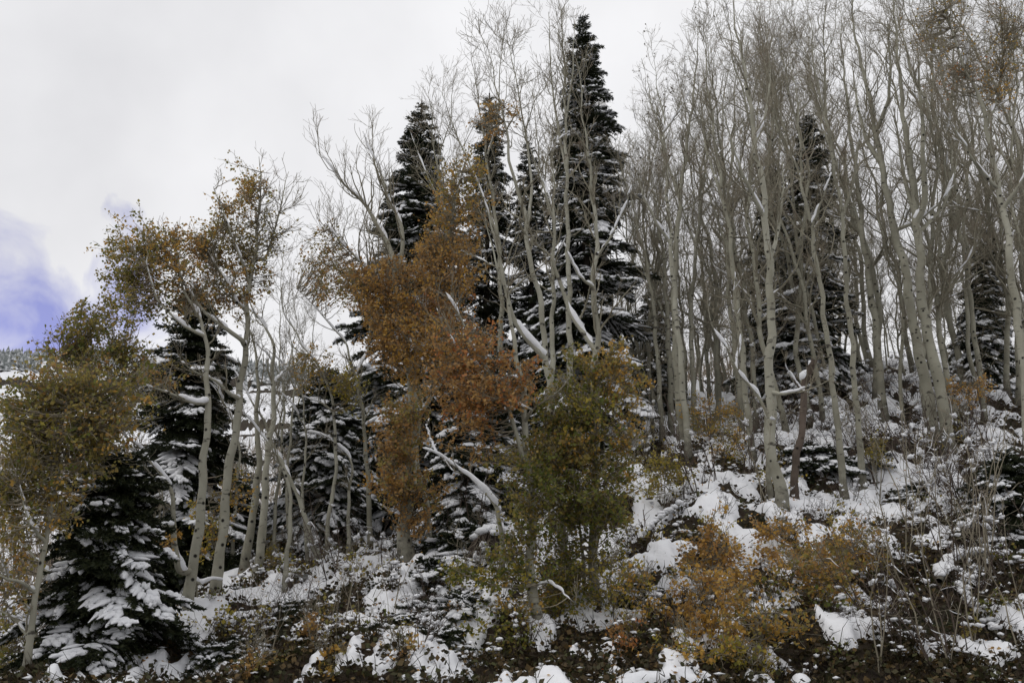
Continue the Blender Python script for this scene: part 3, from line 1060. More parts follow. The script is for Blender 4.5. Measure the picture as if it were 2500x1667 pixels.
aspen('bare aspen with a long snowy limb leaning left of the spired fir', 20.5,
      [(905, 1330), (900, 1200), (890, 1050), (870, 920), (853, 867), (834, 821), (804, 790), (781, 759), (758, 733), (725, 705)], 15,
      [([(870, 920), (900, 850), (905, 760), (900, 690)], 9, 0.4)], [(800, 640, 50, 60, .22, ['olive', 'orange']), (850, 700, 70, 45, .5, ['orange', 'olive'])], b=2.4, blen=0.9, keep=0.7, bark='bark_grey')
aspen('leafy olive aspen at the left edge, its stem rising from the corner', 12.4,
      [(40, 1700), (73, 1575), (88, 1463), (108, 1340), (122, 1267), (137, 1179), (160, 1080), (180, 980)], 19,
      [([(88, 1440), (50, 1420), (0, 1405), (-60, 1390)], 10, -0.5), ([(110, 1330), (75, 1280), (55, 1220), (48, 1180)], 9, -0.4),
       ([(73, 1560), (40, 1510), (0, 1490), (-50, 1470)], 9, 0.5)],
      [(60, 1040, 95, 85, .7, ['olive', 'olive', 'yellowgreen', 'green']), (190, 1060, 95, 75, .55, ['olive', 'olive', 'green']), (50, 1160, 95, 80, .6, ['green', 'olive']), (140, 1215, 80, 55, .45, ['olive', 'gold']), (290, 1030, 70, 60, .35, ['olive', 'gold']), (330, 930, 60, 50, .35, ['olive', 'green']),
       (20, 1310, 60, 90, .6, ['gold', 'olive', 'olive']), (110, 1110, 80, 60, .55, ['olive']), (20, 1000, 50, 60, .55, ['olive', 'green']), (250, 1060, 60, 60, .4, ['olive', 'orange']), (10, 1430, 50, 60, .3, ['orange', 'olive']), (135, 940, 70, 50, .5, ['olive', 'olive', 'orange']), (215, 960, 80, 55, .7, ['olive'])], b=1.4, blen=0.7, keep=0.6)
aspen('leafy aspen leaning far left, olive crown against the blue gap', 14.6,
      [(235, 1620), (225, 1480), (228, 1380), (210, 1300), (191, 1277), (147, 1238), (112, 1193), (88, 1140), (59, 1091), (40, 1040)], 22,
      [([(225, 1400), (212, 1305), (165, 1285), (122, 1262), (73, 1232), (49, 1198), (0, 1174)], 13, -0.8),
       ([(228, 1390), (240, 1250), (235, 1120), (225, 1000), (215, 880), (205, 790)], 12, 0.6),
       ([(235, 1130), (275, 1040), (300, 960), (310, 880)], 9, 0.3),
       ([(225, 1000), (180, 930), (150, 870)], 8, -0.3)],
      [(235, 775, 62, 52, .85, ['olive', 'green', 'olive']), (180, 850, 62, 60, .5, ['olive', 'olive', 'green', 'orange']), (285, 840, 75, 55, .55, ['green', 'olive']), (240, 900, 80, 60, .6, ['olive', 'olive', 'green', 'orange']), (305, 985, 60, 55, .4, ['olive']),
       (120, 1000, 60, 60, .5, ['olive'])], b=1.6, blen=0.75, keep=0.6)
aspen('grey aspen behind the leafy left edge with a snowed bent limb', 17.5,
      [(215, 1560), (222, 1400), (228, 1240), (235, 1120), (238, 1030)], 14,
      [([(222, 1400), (160, 1380), (150, 1340), (140, 1290), (75, 1260), (10, 1235)], 12, 0.5)], [(240, 1090, 60, 60, .4, ['olive', 'orange'])], b=2.4, blen=0.8, bark='bark_grey')
aspen('slender leaning aspen beside the low broad fir on the left', 15.6,
      [(372, 1560), (378, 1440), (384, 1350), (390, 1260), (396, 1205), (390, 1175), (360, 1145), (330, 1110), (322, 1080)], 10, [], [(406, 1308, 28, 26, .6, ['gold', 'orange'])], b=1.4, blen=0.6, bark='bark_grey')
aspen('thin grey stem crossing before the low broad fir', 15.0,
      [(310, 1640), (305, 1480), (300, 1290), (270, 1215), (230, 1160), (200, 1110)], 9, [([(300, 1290), (250, 1265), (210, 1235), (190, 1210)], 7, -0.5)], [(274, 1358, 34, 24, .55, ['orange', 'olive'])], b=1.6, blen=0.6, bark='bark_grey')

for lab, Y, pts, w in [
        ('pale stem bending far left out of the frame above the left brush', 15.5, [(165, 1630), (152, 1480), (120, 1400), (60, 1330), (0, 1290), (-60, 1270)], 13),
        ('lowest snowy stem leaning out over the left edge', 14.5, [(115, 1650), (72, 1500), (30, 1420), (-30, 1370), (-90, 1350)], 12),
        ('pale leaning stem crossing behind the far-left leaves', 17.0, [(262, 1580), (258, 1450), (240, 1340), (200, 1280), (140, 1225), (85, 1150), (45, 1085)], 14),
        ('slim stem leaning left beside the top of the low broad fir', 18.0, [(305, 1540), (275, 1400), (250, 1300), (215, 1200), (190, 1110), (180, 1040)], 11),
        ('thin pale stem between the bent aspens and the broad snowy fir', 20.5, [(716, 1370), (700, 1250), (704, 1100), (722, 950), (712, 840), (700, 740)], 11),
        ('thin crooked stem in front of the broad snowy fir', 20.0, [(752, 1385), (738, 1200), (748, 1050), (732, 920), (742, 820)], 10),
        ('slight stem leaning left just behind the left pair', 20.0, [(566, 1420), (572, 1250), (588, 1100), (560, 1000), (520, 940), (470, 900)], 11),
        ('hair-thin upright stem rising above the distant ridge', 20.5, [(664, 1400), (676, 1200), (694, 1050), (688, 930), (680, 800), (692, 690)], 11)]:
    aspen(lab, Y, pts, w, [([pts[-3], (pts[-3][0] - 30, pts[-3][1] - 60), (pts[-3][0] - 70, pts[-3][1] - 100)], w * 0.6, -0.4)], [], b=1.8, blen=0.75, keep=0.72, thick=1.2, low=14)

# ------------------------------------------------------------------ the orange aspen and its neighbours
aspen('rust-orange leafed aspen with a swollen curved base', 17.4,
      [(1012, 1390), (991, 1354), (984, 1316), (984, 1289), (995, 1220), (1004, 1182), (1008, 1067), (1006, 944), (996, 860), (980, 780), (970, 700), (959, 625), (941, 580), (923, 558), (905, 504), (887, 491), (852, 464), (825, 437), (798, 402), (785, 375)], 36,
      [([(970, 690), (985, 610), (977, 531), (950, 495), (937, 446), (923, 402), (896, 357), (887, 320)], 13, 0.5),
       ([(990, 800), (965, 745), (949, 726), (926, 684), (891, 650), (864, 623), (829, 585), (800, 550)], 13, -0.6),
       ([(1000, 900), (1040, 800), (1070, 700), (1090, 600), (1110, 500), (1125, 420)], 15, -0.8),
       ([(1008, 1050), (1060, 960), (1100, 900), (1150, 860)], 10, -0.9)],
      [(1130, 425, 46, 66, .5, ['gold', 'olive'], -0.5), (1110, 515, 66, 56, .55, ['gold', 'orange', 'olive'], -0.5), (1110, 615, 70, 40, .5, ['orange', 'gold'], -0.5), (1040, 680, 80, 62, .8, ['orange'], -0.4),
       (955, 740, 75, 75, .85, ['orange', 'orange', 'gold'], -0.6), (1080, 750, 80, 45, .4, ['orange', 'red'], -0.6), (930, 830, 58, 48, .75, ['orange'], -0.6), (1040, 850, 80, 56, .85, ['orange', 'gold'], -0.8),
       (985, 1010, 66, 58, .75, ['orange', 'olive'], -0.6), (955, 1090, 48, 66, .75, ['orange'], -0.5), (950, 1165, 44, 48, .7, ['orange', 'gold'], -0.5), (1035, 1195, 60, 34, .6, ['orange', 'olive'], -0.4),
       (1015, 1262, 60, 26, .6, ['orange'], -0.4), (1160, 810, 60, 30, .3, ['orange', 'red'], -0.8), (1010, 790, 80, 60, .7, ['orange', 'gold'], -0.8), (1100, 670, 75, 34, .45, ['orange', 'gold'], -0.9),  (1065, 590, 50, 60, .4, ['gold', 'orange'], -0.6), (980, 1130, 60, 60, .5, ['orange', 'olive'], -0.7), (790, 600, 48, 70, .18, ['olive', 'orange'], -0.4), (815, 690, 55, 30, .3, ['orange', 'olive'], -0.4), (890, 690, 60, 45, .6, ['orange'], -0.4)],
      b=3.0, blen=1.3, keep=0.7, thick=1.1, flare=0.9, up=0.30)
aspen('second thinner stem hugging the curved orange aspen', 17.7,
      [(1055, 1392), (1042, 1215), (1027, 1193), (1020, 1143), (1018, 1067), (1030, 960), (1050, 860), (1060, 760)], 16, [], [(1070, 790, 60, 50, .5, ['orange'])], b=1.2, blen=0.8)
aspen('front aspen with green and red-orange leaves over the centre bank', 14.2,
      [(1340, 1590), (1318, 1530), (1301, 1469), (1294, 1392), (1297, 1316), (1301, 1239), (1290, 1180), (1284, 1100), (1282, 1040), (1274, 944), (1266, 898), (1263, 849), (1251, 791), (1236, 734), (1222, 690), (1213, 638), (1200, 590), (1185, 530)], 29,
      [([(1290, 1180), (1274, 1109), (1263, 1059), (1243, 1006), (1228, 964), (1190, 900), (1155, 853), (1132, 791), (1113, 753), (1086, 711)], 14, -0.5),
       ([(1200, 915), (1128, 868), (1102, 830), (1075, 780), (1065, 749)], 9, -0.3),
       ([(1282, 1035), (1300, 1000), (1260, 985), (1225, 975)], 9, -0.5),
       ([(1310, 1420), (1340, 1420), (1370, 1440), (1400, 1470)], 6, -0.5)],
      [(1125, 905, 80, 60, .9, ['orange', 'red', 'orange'], -0.5), (1190, 955, 85, 58, .9, ['red', 'orange'], -0.5), (1245, 920, 50, 70, .6, ['red', 'orange'], -0.4), (1150, 850, 70, 40, .5, ['orange', 'red'], -0.6), (1080, 960, 55, 30, .4, ['orange'], -0.4), (1240, 1130, 50, 50, .45, ['olive', 'green'], -0.3), (1130, 1010, 60, 36, .4, ['orange', 'red']), (1120, 1065, 60, 34, .35, ['orange']),
       (1290, 1235, 62, 52, .62, ['olive', 'green'], -0.3), (1260, 1310, 56, 46, .6, ['green', 'olive'], -0.3), (1195, 1385, 85, 34, 1.1, ['green', 'yellowgreen', 'green'], -0.3), (1255, 1470, 40, 40, .35, ['olive', 'gold'], -0.3),
       (1220, 1555, 80, 50, 1.0, ['green', 'olive', 'yellowgreen'], -0.3), (1200, 1625, 60, 34, .9, ['green', 'olive'], -0.4), (1320, 1170, 62, 46, .75, ['green'], -0.3)],
      b=1.6, blen=0.8, keep=0.42, flare=0.8)
aspen('forked aspen with a thick snowy left arm behind the green leaves', 15.2,
      [(1385, 1440), (1378, 1373), (1370, 1281), (1360, 1150), (1350, 1044), (1343, 983), (1336, 925), (1333, 868), (1335, 845), (1327, 791), (1312, 715), (1301, 657), (1285, 571), (1276, 500), (1258, 437), (1240, 379), (1236, 335), (1218, 220), (1185, 100)], 25,
      [([(1333, 870), (1297, 841), (1266, 807), (1251, 768), (1236, 715), (1224, 650), (1213, 600), (1195, 530), (1180, 480)], 18, -0.5),
       ([(1285, 571), (1300, 480), (1290, 380), (1270, 250), (1240, 100)], 9, 0.5)],
      [(1240, 265, 55, 34, .16, ['orange', 'gold']), (1205, 310, 45, 34, .16, ['orange']), (1360, 1080, 80, 58, .8, ['green', 'olive'], -0.8), (1420, 1180, 95, 58, .7, ['green', 'olive'], -0.9),
       (1370, 1505, 90, 50, .95, ['olive', 'green', 'yellowgreen'], -0.7), (1290, 1120, 60, 50, .6, ['green', 'olive'], -1.0), (1350, 1000, 70, 50, .6, ['green', 'olive'], -0.8), (1390, 1360, 70, 40, .4, ['green', 'yellowgreen'], -0.8), (1300, 1360, 60, 40, .35, ['green', 'yellowgreen'], -0.9), (1430, 1430, 60, 40, .4, ['yellowgreen', 'green'], -0.7), (1290, 1520, 60, 40, .35, ['yellowgreen', 'olive'], -0.8), (1480, 1330, 50, 40, .35, ['green', 'yellowgreen'], -0.8), (1320, 1440, 46, 40, .3, ['olive', 'gold'], -0.5)], b=2.6, blen=1.0, keep=0.72, thick=1.2)
aspen('forked pale aspen in front of the tallest fir, green leaves low', 15.0,
      [(1455, 1475), (1447, 1373), (1451, 1297), (1456, 1150), (1453, 1000), (1452, 906), (1462, 849), (1460, 810), (1450, 753), (1450, 715), (1454, 638), (1456, 600), (1454, 536), (1450, 491), (1441, 424), (1432, 357), (1420, 250), (1408, 140)], 26,
      [([(1455, 855), (1435, 826), (1408, 791), (1389, 753), (1377, 722), (1362, 669), (1347, 642), (1356, 558), (1338, 491), (1316, 424), (1294, 357)], 16, 0.5),
       ([(1450, 690), (1420, 680), (1395, 640), (1375, 590)], 9, -0.5), ([(1454, 620), (1485, 590), (1520, 520), (1545, 450)], 8, -0.4)],
      [(1400, 930, 80, 55, .65, ['olive', 'green'], -0.5), (1500, 885, 66, 56, .62, ['olive', 'gold'], -0.5), (1545, 960, 40, 60, .45, ['gold', 'olive'], -0.5), (1425, 1005, 92, 56, .7, ['green', 'yellowgreen', 'green'], -0.7),
       (1440, 1095, 105, 62, .7, ['olive', 'green', 'olive', 'gold'], -0.8), (1490, 1250, 66, 48, .5, ['green', 'olive'], -0.6), (1520, 1130, 60, 60, .5, ['green', 'olive'], -0.7), (1550, 1050, 40, 50, .4, ['olive', 'gold'], -0.6), (1460, 1190, 70, 50, .5, ['green'], -0.9), (1370, 1290, 70, 40, .35, ['green'], -0.6)], b=2.4, blen=1.0, keep=0.68)
aspen('thin stem beside the forked aspen at the foot of the green leaves', 14.9,
      [(1430, 1462), (1425, 1373), (1414, 1290), (1408, 1200), (1400, 1120)], 12, [], [(1400, 1240, 60, 40, .4, ['green', 'olive'])], b=1.5, blen=0.6)
aspen('leaning dead limb thick with snow below the orange leaves', 16.0,
      [(1225, 1300), (1213, 1235), (1183, 1197), (1144, 1159), (1106, 1136), (1068, 1105), (1030, 1092)], 17, [([(1068, 1105), (1050, 1070), (1040, 1035)], 6, 0.2)], [], b=1.4, blen=0.5, keep=0.9, thick=1.5, bark='bark_grey', tstart=0.6,
      name='leaning_dead_tree')
aspen('bare aspen with a hooked snowy top left of the tallest fir', 21.5,
      [(1345, 1120), (1348, 900), (1350, 700), (1353, 500), (1350, 415), (1343, 370), (1361, 335), (1387, 321)], 19, [([(1350, 500), (1320, 420), (1310, 330), (1300, 220)], 9, 0.6)], [], b=2.6, blen=1.1, keep=0.8, thick=1.3)
aspen('tall bare aspen whose twigs reach above the tallest fir on its left', 22.5,
      [(1395, 1120), (1392, 900), (1388, 650), (1383, 402), (1379, 223), (1375, 90), (1360, -30)], 19, [([(1383, 420), (1360, 300), (1345, 180), (1340, 30)], 9, 0.6), ([(1380, 300), (1398, 180), (1402, 60)], 8, -0.5)], [], b=2.6, blen=1.25, wtop=0.05)
aspen('bare aspen spraying thin twigs behind the gold crown', 22.5,
      [(1215, 1180), (1220, 950), (1225, 750), (1215, 560), (1190, 400), (1170, 260), (1150, 130)], 18, [([(1215, 560), (1160, 430), (1110, 320), (1080, 230)], 10, 0.6), ([(1190, 400), (1215, 300), (1220, 180), (1230, 80)], 9, -0.5)], [], b=2.8, blen=1.3, wtop=0.05, bark='bark_grey')
aspen('bare aspen fanning out between the spired fir and gold crown', 23.0,
      [(1095, 1200), (1100, 950), (1105, 700), (1085, 520), (1065, 400), (1055, 300), (1045, 210)], 16, [([(1085, 520), (1040, 420), (1000, 320)], 9, 0.6), ([(1065, 400), (1100, 300), (1105, 200)], 8, 0.4)], [], b=2.8, blen=1.2, wtop=0.05, bark='bark_grey')

# ------------------------------------------------------------------ aspens on the right
aspen('pale sinuous aspen, brightest trunk on the right, rising from orange saplings', 18.0,
      [(1906, 1262), (1917, 1225), (1910, 1182), (1891, 1151), (1876, 1105), (1877, 1060), (1887, 1002), (1883, 956), (1874, 917), (1876, 875), (1881, 818), (1883, 741), (1881, 684), (1879, 627), (1872, 569), (1866, 500), (1856, 421), (1845, 364), (1837, 306), (1828, 245), (1812, 150), (1795, 50), (1785, -40)], 31,
      [([(1880, 965), (1910, 962), (1945, 955), (1975, 940)], 12, -0.6), ([(1879, 640), (1900, 560), (1912, 470), (1910, 380)], 12, 0.6), ([(1868, 520), (1820, 440), (1790, 360), (1760, 250)], 11, -0.6),
       ([(1845, 364), (1870, 280), (1880, 180), (1870, 60)], 9, 0.5)], [], b=2.4, blen=1.2, wtop=0.06, low=24)
aspen('crooked snow-backed limb leaning left from the sinuous aspen', 18.6,
      [(1875, 1140), (1868, 998), (1845, 956), (1807, 917), (1797, 891), (1761, 833), (1738, 803), (1728, 770), (1735, 710)], 17, [([(1800, 895), (1810, 820), (1790, 740), (1795, 660)], 8, 0.6)], [], b=2.2, blen=0.9, keep=0.85, thick=1.35, bark='bark_grey')
aspen('broken reddish-brown trunk capped with snow', 19.0,
      [(1938, 1180), (1945, 1110), (1956, 1059), (1962, 990), (1966, 940), (1975, 900), (1985, 880)], 24, [([(1964, 960), (1940, 930), (1925, 905)], 8, -0.3)], [], b=0.8, blen=0.6, bark='bark_brown', wtop=0.85, keep=0.9, thick=1.3, tstart=0.7, name='broken_trunk')
aspen('aspen just right of the broken brown trunk, leaning left', 19.4,
      [(2063, 1235), (2058, 1170), (2052, 1105), (2040, 990), (2025, 875), (2013, 780), (2002, 684), (1987, 588), (1975, 536), (1967, 497), (1956, 440), (1956, 364), (1945, 260), (1930, 120)], 23,
      [([(1980, 560), (2010, 480), (2030, 420)], 8, -0.4), ([(1958, 440), (1920, 350), (1900, 250)], 8, 0.4)], [], b=2.4, blen=1.1, low=24, bark='bark_grey')
aspen('slim aspen next right, rising past the snowy firs', 20.0,
      [(2105, 1190), (2101, 1124), (2097, 1047), (2086, 933), (2078, 818), (2067, 703), (2059, 588), (2048, 459), (2032, 383), (2021, 306), (1998, 230), (1985, 120), (1970, 0)], 21,
      [([(2055, 540), (2085, 440), (2095, 350), (2120, 270)], 9, -0.5), ([(2030, 380), (2000, 280), (1960, 180)], 8, 0.5)], [], b=2.4, blen=1.15, bark='bark_grey', low=24)
aspen('thick pale aspen, left one of the big leaning pair at right', 22.2,
      [(2290, 1090), (2273, 1028), (2266, 971), (2247, 875), (2228, 780), (2212, 684), (2197, 588), (2182, 560), (2170, 497), (2155, 421), (2143, 344), (2128, 268), (2105, 170), (2085, 60), (2070, -60)], 35,
      [([(2150, 400), (2110, 330), (2090, 240), (2080, 150)], 13, 0.7), ([(2140, 330), (2170, 250), (2175, 150), (2165, 40)], 12, -0.6), ([(2185, 570), (2240, 540), (2290, 500), (2330, 450)], 10, -0.6)], [], b=2.2, blen=1.35, flare=0.35, bark='bark_grey', low=24)
aspen('thick forked aspen, right one of the big leaning pair', 21.6,
      [(2315, 1095), (2312, 1047), (2300, 971), (2277, 875), (2258, 780), (2247, 703), (2243, 588), (2238, 536), (2235, 497), (2228, 421), (2212, 344), (2205, 250), (2190, 150), (2185, 40), (2180, -60)], 36,
      [([(2238, 540), (2258, 505), (2258, 459), (2251, 383), (2254, 325), (2245, 220), (2240, 100)], 17, -0.6), ([(2236, 530), (2208, 440), (2195, 350), (2180, 260)], 13, 0.5), ([(2245, 560), (2300, 510), (2330, 430), (2345, 330)], 11, 0.6)],
      [], b=2.2, blen=1.3, flare=0.45, bark='bark_grey', low=24)
aspen('pale aspen at the right edge leaning left overhead', 19.0,
      [(2515, 1180), (2510, 1020), (2496, 875), (2480, 741), (2465, 627), (2453, 530), (2442, 459), (2423, 383), (2407, 306), (2388, 230), (2361, 172), (2327, 96), (2300, 0), (2280, -80)], 30,
      [([(2450, 520), (2490, 450), (2520, 400)], 13, -0.5), ([(2407, 310), (2440, 230), (2450, 120), (2440, 0)], 11, 0.5), ([(2440, 460), (2380, 400), (2340, 330), (2300, 270)], 9, -0.6)],
      [(2310, 40, 60, 46, .07, ['gold', 'olive']), (2420, 150, 60, 50, .06, ['gold', 'olive']), (2435, 215, 45, 36, .13, ['gold', 'orange']), (2260, 90, 50, 50, .04, ['orange', 'olive']), (2330, 180, 50, 40, .05, ['orange', 'red']),
       (2470, 60, 50, 60, .05, ['orange', 'olive'])], b=2.6, blen=1.2)
aspen('straight grey aspen behind the slim one, left of the big pair', 24.0,
      [(2158, 1015), (2147, 933), (2143, 799), (2128, 741), (2113, 627), (2100, 500), (2080, 350), (2060, 180), (2050, 20)], 26, [([(2113, 627), (2090, 520), (2060, 400)], 10, 0.5)], [], b=2.4, blen=1.3, bark='bark_grey', low=24)
aspen('aspen speckled with dark dried leaves right of the tallest fir', 21.5,
      [(1680, 1080), (1668, 950), (1655, 800), (1640, 650), (1632, 520), (1626, 400), (1622, 310), (1610, 230), (1595, 140)], 22,
      [([(1628, 330), (1660, 270), (1685, 220)], 7, -0.4), ([(1624, 320), (1590, 260), (1580, 180)], 7, 0.4), ([(1636, 590), (1600, 540), (1570, 470), (1545, 390)], 12, -0.4)], [], b=2.8, blen=0.95, stray=0.28, keep=0.65)
for lab, pts, w, Y, bk in [
        ('outermost pale trunk of the cluster right of the tallest fir', [(1620, 1090), (1612, 980), (1604, 850), (1590, 700), (1560, 560), (1530, 450), (1500, 350)], 18, 23.5, 'bark_grey'),
        ('second trunk of the cluster right of the tallest fir', [(1640, 1085), (1638, 950), (1630, 800), (1622, 640), (1600, 500), (1585, 380)], 22, 24.0, 'bark_grey'),
        ('thickest trunk of the cluster right of the tallest fir', [(1668, 1110), (1655, 950), (1645, 780), (1650, 620), (1660, 480), (1680, 330), (1700, 180), (1705, 60)], 26, 23.0, 'bark_grey'),
        ('slim trunk last in the cluster right of the tallest fir', [(1700, 1080), (1692, 930), (1685, 780), (1700, 600), (1715, 450), (1735, 300), (1740, 120)], 18, 24.5, 'bark'),
        ('dark thin trunk left of the sinuous aspen, leaning right at the top', [(1815, 1060), (1800, 900), (1782, 750), (1775, 600), (1782, 450), (1790, 300), (1800, 130)], 19, 23.5, 'bark_grey'),
        ('grey trunk close left of the sinuous aspen with snow at its forks', [(1838, 1120), (1820, 960), (1805, 800), (1790, 640), (1765, 480), (1745, 340), (1725, 180), (1720, 40)], 22, 21.0, 'bark_grey'),
        ('far right thin trunk between the big pair and the edge', [(2410, 1060), (2390, 900), (2370, 740), (2345, 560), (2325, 400), (2310, 250), (2290, 90)], 18, 24.0, 'bark_grey')]:
    aspen(lab, Y, pts, w, [(
        [pts[-4], (pts[-4][0] - 40, pts[-4][1] - 110), (pts[-4][0] - 60, pts[-4][1] - 230)], w * 0.4, 0.5)], [], b=2.6, blen=1.25, bark=bk, group='trunks of the bare stand', stray=0.02, low=26)

# ------------------------------------------------------------------ the bare stand behind: variants copied
def stand_variant(seed, Hh):
    global rng
    rng = np.random.default_rng(seed)
    Hh = Hh * rng.uniform(0.85, 1.08)
    z = np.linspace(-0.3, Hh, 40)
    ph = rng.uniform(0, 6, 6)
    T = np.stack([sum(a_ * np.sin(z * f_ + p_) for a_, f_, p_ in zip((0.30, 0.09, 0.035), (0.55, 1.6, 4.2), ph)) * np.clip(z / 3, 0, 1),
                  sum(a_ * np.sin(z * f_ + p_) for a_, f_, p_ in zip((0.30, 0.09, 0.035), (0.48, 1.4, 3.9), ph[3:])) * np.clip(z / 3, 0, 1), z], 1)
    T[:, :2] += rng.normal(0, 0.035, 2) * z[:, None]
    r = (0.059 * (1 - np.linspace(0, 1, 40) ** 1.2) + 0.005) * rng.uniform(0.8, 1.25) * (1 + 0.4 * np.exp(-np.clip(z, 0, 9) / 0.3))
    P = join_res([T[9:]], 14)
    R = np.interp(np.linspace(0, 1, 14), np.linspace(0, 1, 31), r[9:])[None]
    P0, R0 = grow(P, R, int(rng.integers(15, 27)), 0.0, 0.95, rng.uniform(32, 48), rng.uniform(1.9, 2.8), 10, 0.13, 0.028, 0.006, 0.22)
    cs = [T[20:]] + list(P0)
    rs = [r[20:]] + list(R0)
    (P1, R1), (P2, R2), (P3, R3) = branch_system(cs, rs, 1.75, 1.05, 0.85, 0.05, 0.14, 0.22)
    Pl, Rl = grow(T[None, 3:24], r[None, 3:24], 30, 0.1, 1.0, 64, 1.0, 6, 0.05, 0.008, 0.0036, 0.24)
    Pm_, Rm_ = grow(Pl, Rl, 110, 0.2, 1.0, 45, 0.45, 4, 0.03, 0.005, 0.003, 0.26)
    me_t = mesh_np('trunk', [tubes(T[None], r[None], 9)], M['bark_grey'])
    me_b = mesh_np('branches', [tubes(P0, R0, 6), tubes(P1, R1, 4)], M['branch'])
    me_w = mesh_np('twigs', [tubes(P2, R2, 3), tubes(P3, R3, 3), tubes(Pl, Rl, 3), tubes(Pm_, Rm_, 3)], M['twig'])
    me_s = mesh_np('snow', [snow_on(P0, R0, 1.1, 0.5, 6, 0.35), snow_on(P1, R1, 0.9, 0.30, 5, 0.45, 0.007)], M['snow'])
    return me_t, me_b, me_w, me_s


VAR = [stand_variant(300 + i, 11.5) for i in range(8)]
rng = np.random.default_rng(77)
used = []


def stand(px, Y, scale, k, label, group):
    g = on_ground(px, Y, 1100)
    a = thing('aspen_tree', label, 'tree', g, group, rng.uniform(0, 6.28), scale)
    for nm, me, kd in zip(('trunk', 'branches', 'twigs', 'snow'), VAR[k], (None, 'stuff', 'stuff', 'stuff')):
        o_ = obj(nm, me, a, kd)
    a.rotation_euler = (rng.normal(0, 0.03), rng.normal(-0.02, 0.04), rng.uniform(0, 6.28))


cnt = 0
tries = 0
while cnt < 52 and tries < 3000:
    tries += 1
    px = rng.uniform(1490, 2640)
    Y = rng.uniform(22.5, 34)
    if any(abs(px - q[0]) < 20 and abs(Y - q[1]) < 1.6 for q in used):
        continue
    used.append((px, Y))
    sc = np.interp(px, [1490, 1600, 1750, 1900, 2640], [0.80, 0.88, 1.05, 1.12, 1.2]) * rng.uniform(0.88, 1.08) * (Y / 28) ** 0.6
    zone = ('left of the sinuous pale trunk' if px < 1830 else 'between sinuous trunk and big leaning pair' if px < 2200 else 'right of the big leaning pair')
    stand(px, Y, sc, cnt % 8, 'slender bare grey aspen ' + ('near the front, ' if Y < 28 else 'farther back, ') + zone, 'bare aspens ' + zone + (' in front' if Y < 28 else ' behind'))
    cnt += 1
cnt = 0
while cnt < 70:
    px, Y = rng.uniform(1500, 2700), rng.uniform(29, 44)
    if any(abs(px - q[0]) < 10 and abs(Y - q[1]) < 1.2 for q in used):
        continue
    used.append((px, Y))
    stand(px, Y, rng.uniform(0.32, 0.75), cnt % 8, 'thin bare aspen at the back of the right stand, seen through nearer trunks', 'thin aspens at the back of the right stand')
    cnt += 1
for px, Y, sc in ((1290, 27, 0.95), (1370, 28, 1.0), (1180, 27.5, 0.85), (1080, 28, 0.8), (1000, 27, 0.7), (1480, 27, 0.95)):
    stand(px, Y, sc, int(px) % 8, 'slender bare aspen half hidden behind the middle firs', 'bare aspens behind the middle firs')
for px, Y, sc in ((660, 24, 0.62), (720, 25, 0.6), (560, 26, 0.6), (760, 27, 0.62), (470, 27, 0.5), (150, 24, 0.45), (60, 22, 0.4), (220, 26, 0.5)):
    stand(px, Y, sc, int(px) % 8, 'thin bare aspen in the sparse growth behind the left trunks', 'thin bare aspens behind the left trunks')


# ------------------------------------------------------------------ shrubs, saplings
def shrub_variant(seed, Hh, stems, spread, snowy, material):
    global rng
    rng = np.random.default_rng(seed)
    az = rng.uniform(0, 6.28, stems)
    b0 = np.stack([np.cos(az) * 0.08, np.sin(az) * 0.08, np.full(stems, -0.12)], 1) * rng.uniform(0.2, 1.4, (stems, 1))
    b0[:, 2] = -0.12
    S = 9
    P = np.empty((stems, S, 3))
    d = unit(np.stack([np.cos(az) * spread, np.sin(az) * spread, np.ones(stems)], 1))
    l = Hh * rng.uniform(0.6, 1.1, stems)
    p = b0
    P[:, 0] = p
    for s in range(1, S):
        d = unit(d + rng.normal(0, 0.12, (stems, 3)) + np.array([0, 0, 0.05]))
        p = p + d * (l / (S - 1))[:, None]
        P[:, s] = p
    R = np.linspace(0.013, 0.004, S)[None] * rng.uniform(0.6, 1.2, (stems, 1))
    P1, R1 = grow(P, R, stems * 6, 0.2, 1, 45, 0.45 * Hh / 1.4, 5, 0.08, 0.006, 0.0035, 0.28)
    P2, R2 = grow(P1, R1, stems * 16, 0.2, 1, 45, 0.22, 4, 0.05, 0.004, 0.003, 0.3)
    st = mesh_np('stems', [tubes(P, R, 5)], material)
    tw = mesh_np('twigs', [tubes(P1, R1, 3), tubes(P2, R2, 3)], material)
    sn = None
    if snowy:
        k = rng.integers(0, len(P1), snowy)
        C = P1[k, rng.integers(0, 5, snowy)]
        C = np.repeat(C, 3, 0) + rng.normal(0, 0.022, (snowy * 3, 3)) * np.array([1.3, 1.3, 0.5])
        e = rng.uniform(0.012, 0.046, snowy * 3)[:, None]
        sn = mesh_np('snow', [lumps(C + [0, 0, 0.015], np.concatenate([e * 1.4, e, e * 0.75], 1), rough=0.26, tilt=rng.normal(0, 0.5, snowy * 3)), snow_on(P1, R1, 1.0, 0.42, 5, 0.3, 0.004)], M['snow'])
    return st, tw, sn


SHR = [shrub_variant(500 + i, h, n, sp, int(sn * 0.35), M[mt]) for i, (h, n, sp, sn, mt) in enumerate(
    [(1.5, 5, 0.35, 16, 'dark_twig'), (2.0, 4, 0.25, 10, 'dark_twig'), (1.0, 8, 0.6, 34, 'twig'), (1.2, 7, 0.5, 40, 'dark_twig'), (2.4, 3, 0.18, 6, 'twig'), (0.8, 9, 0.8, 30, 'dark_twig')])]
rng = np.random.default_rng(91)


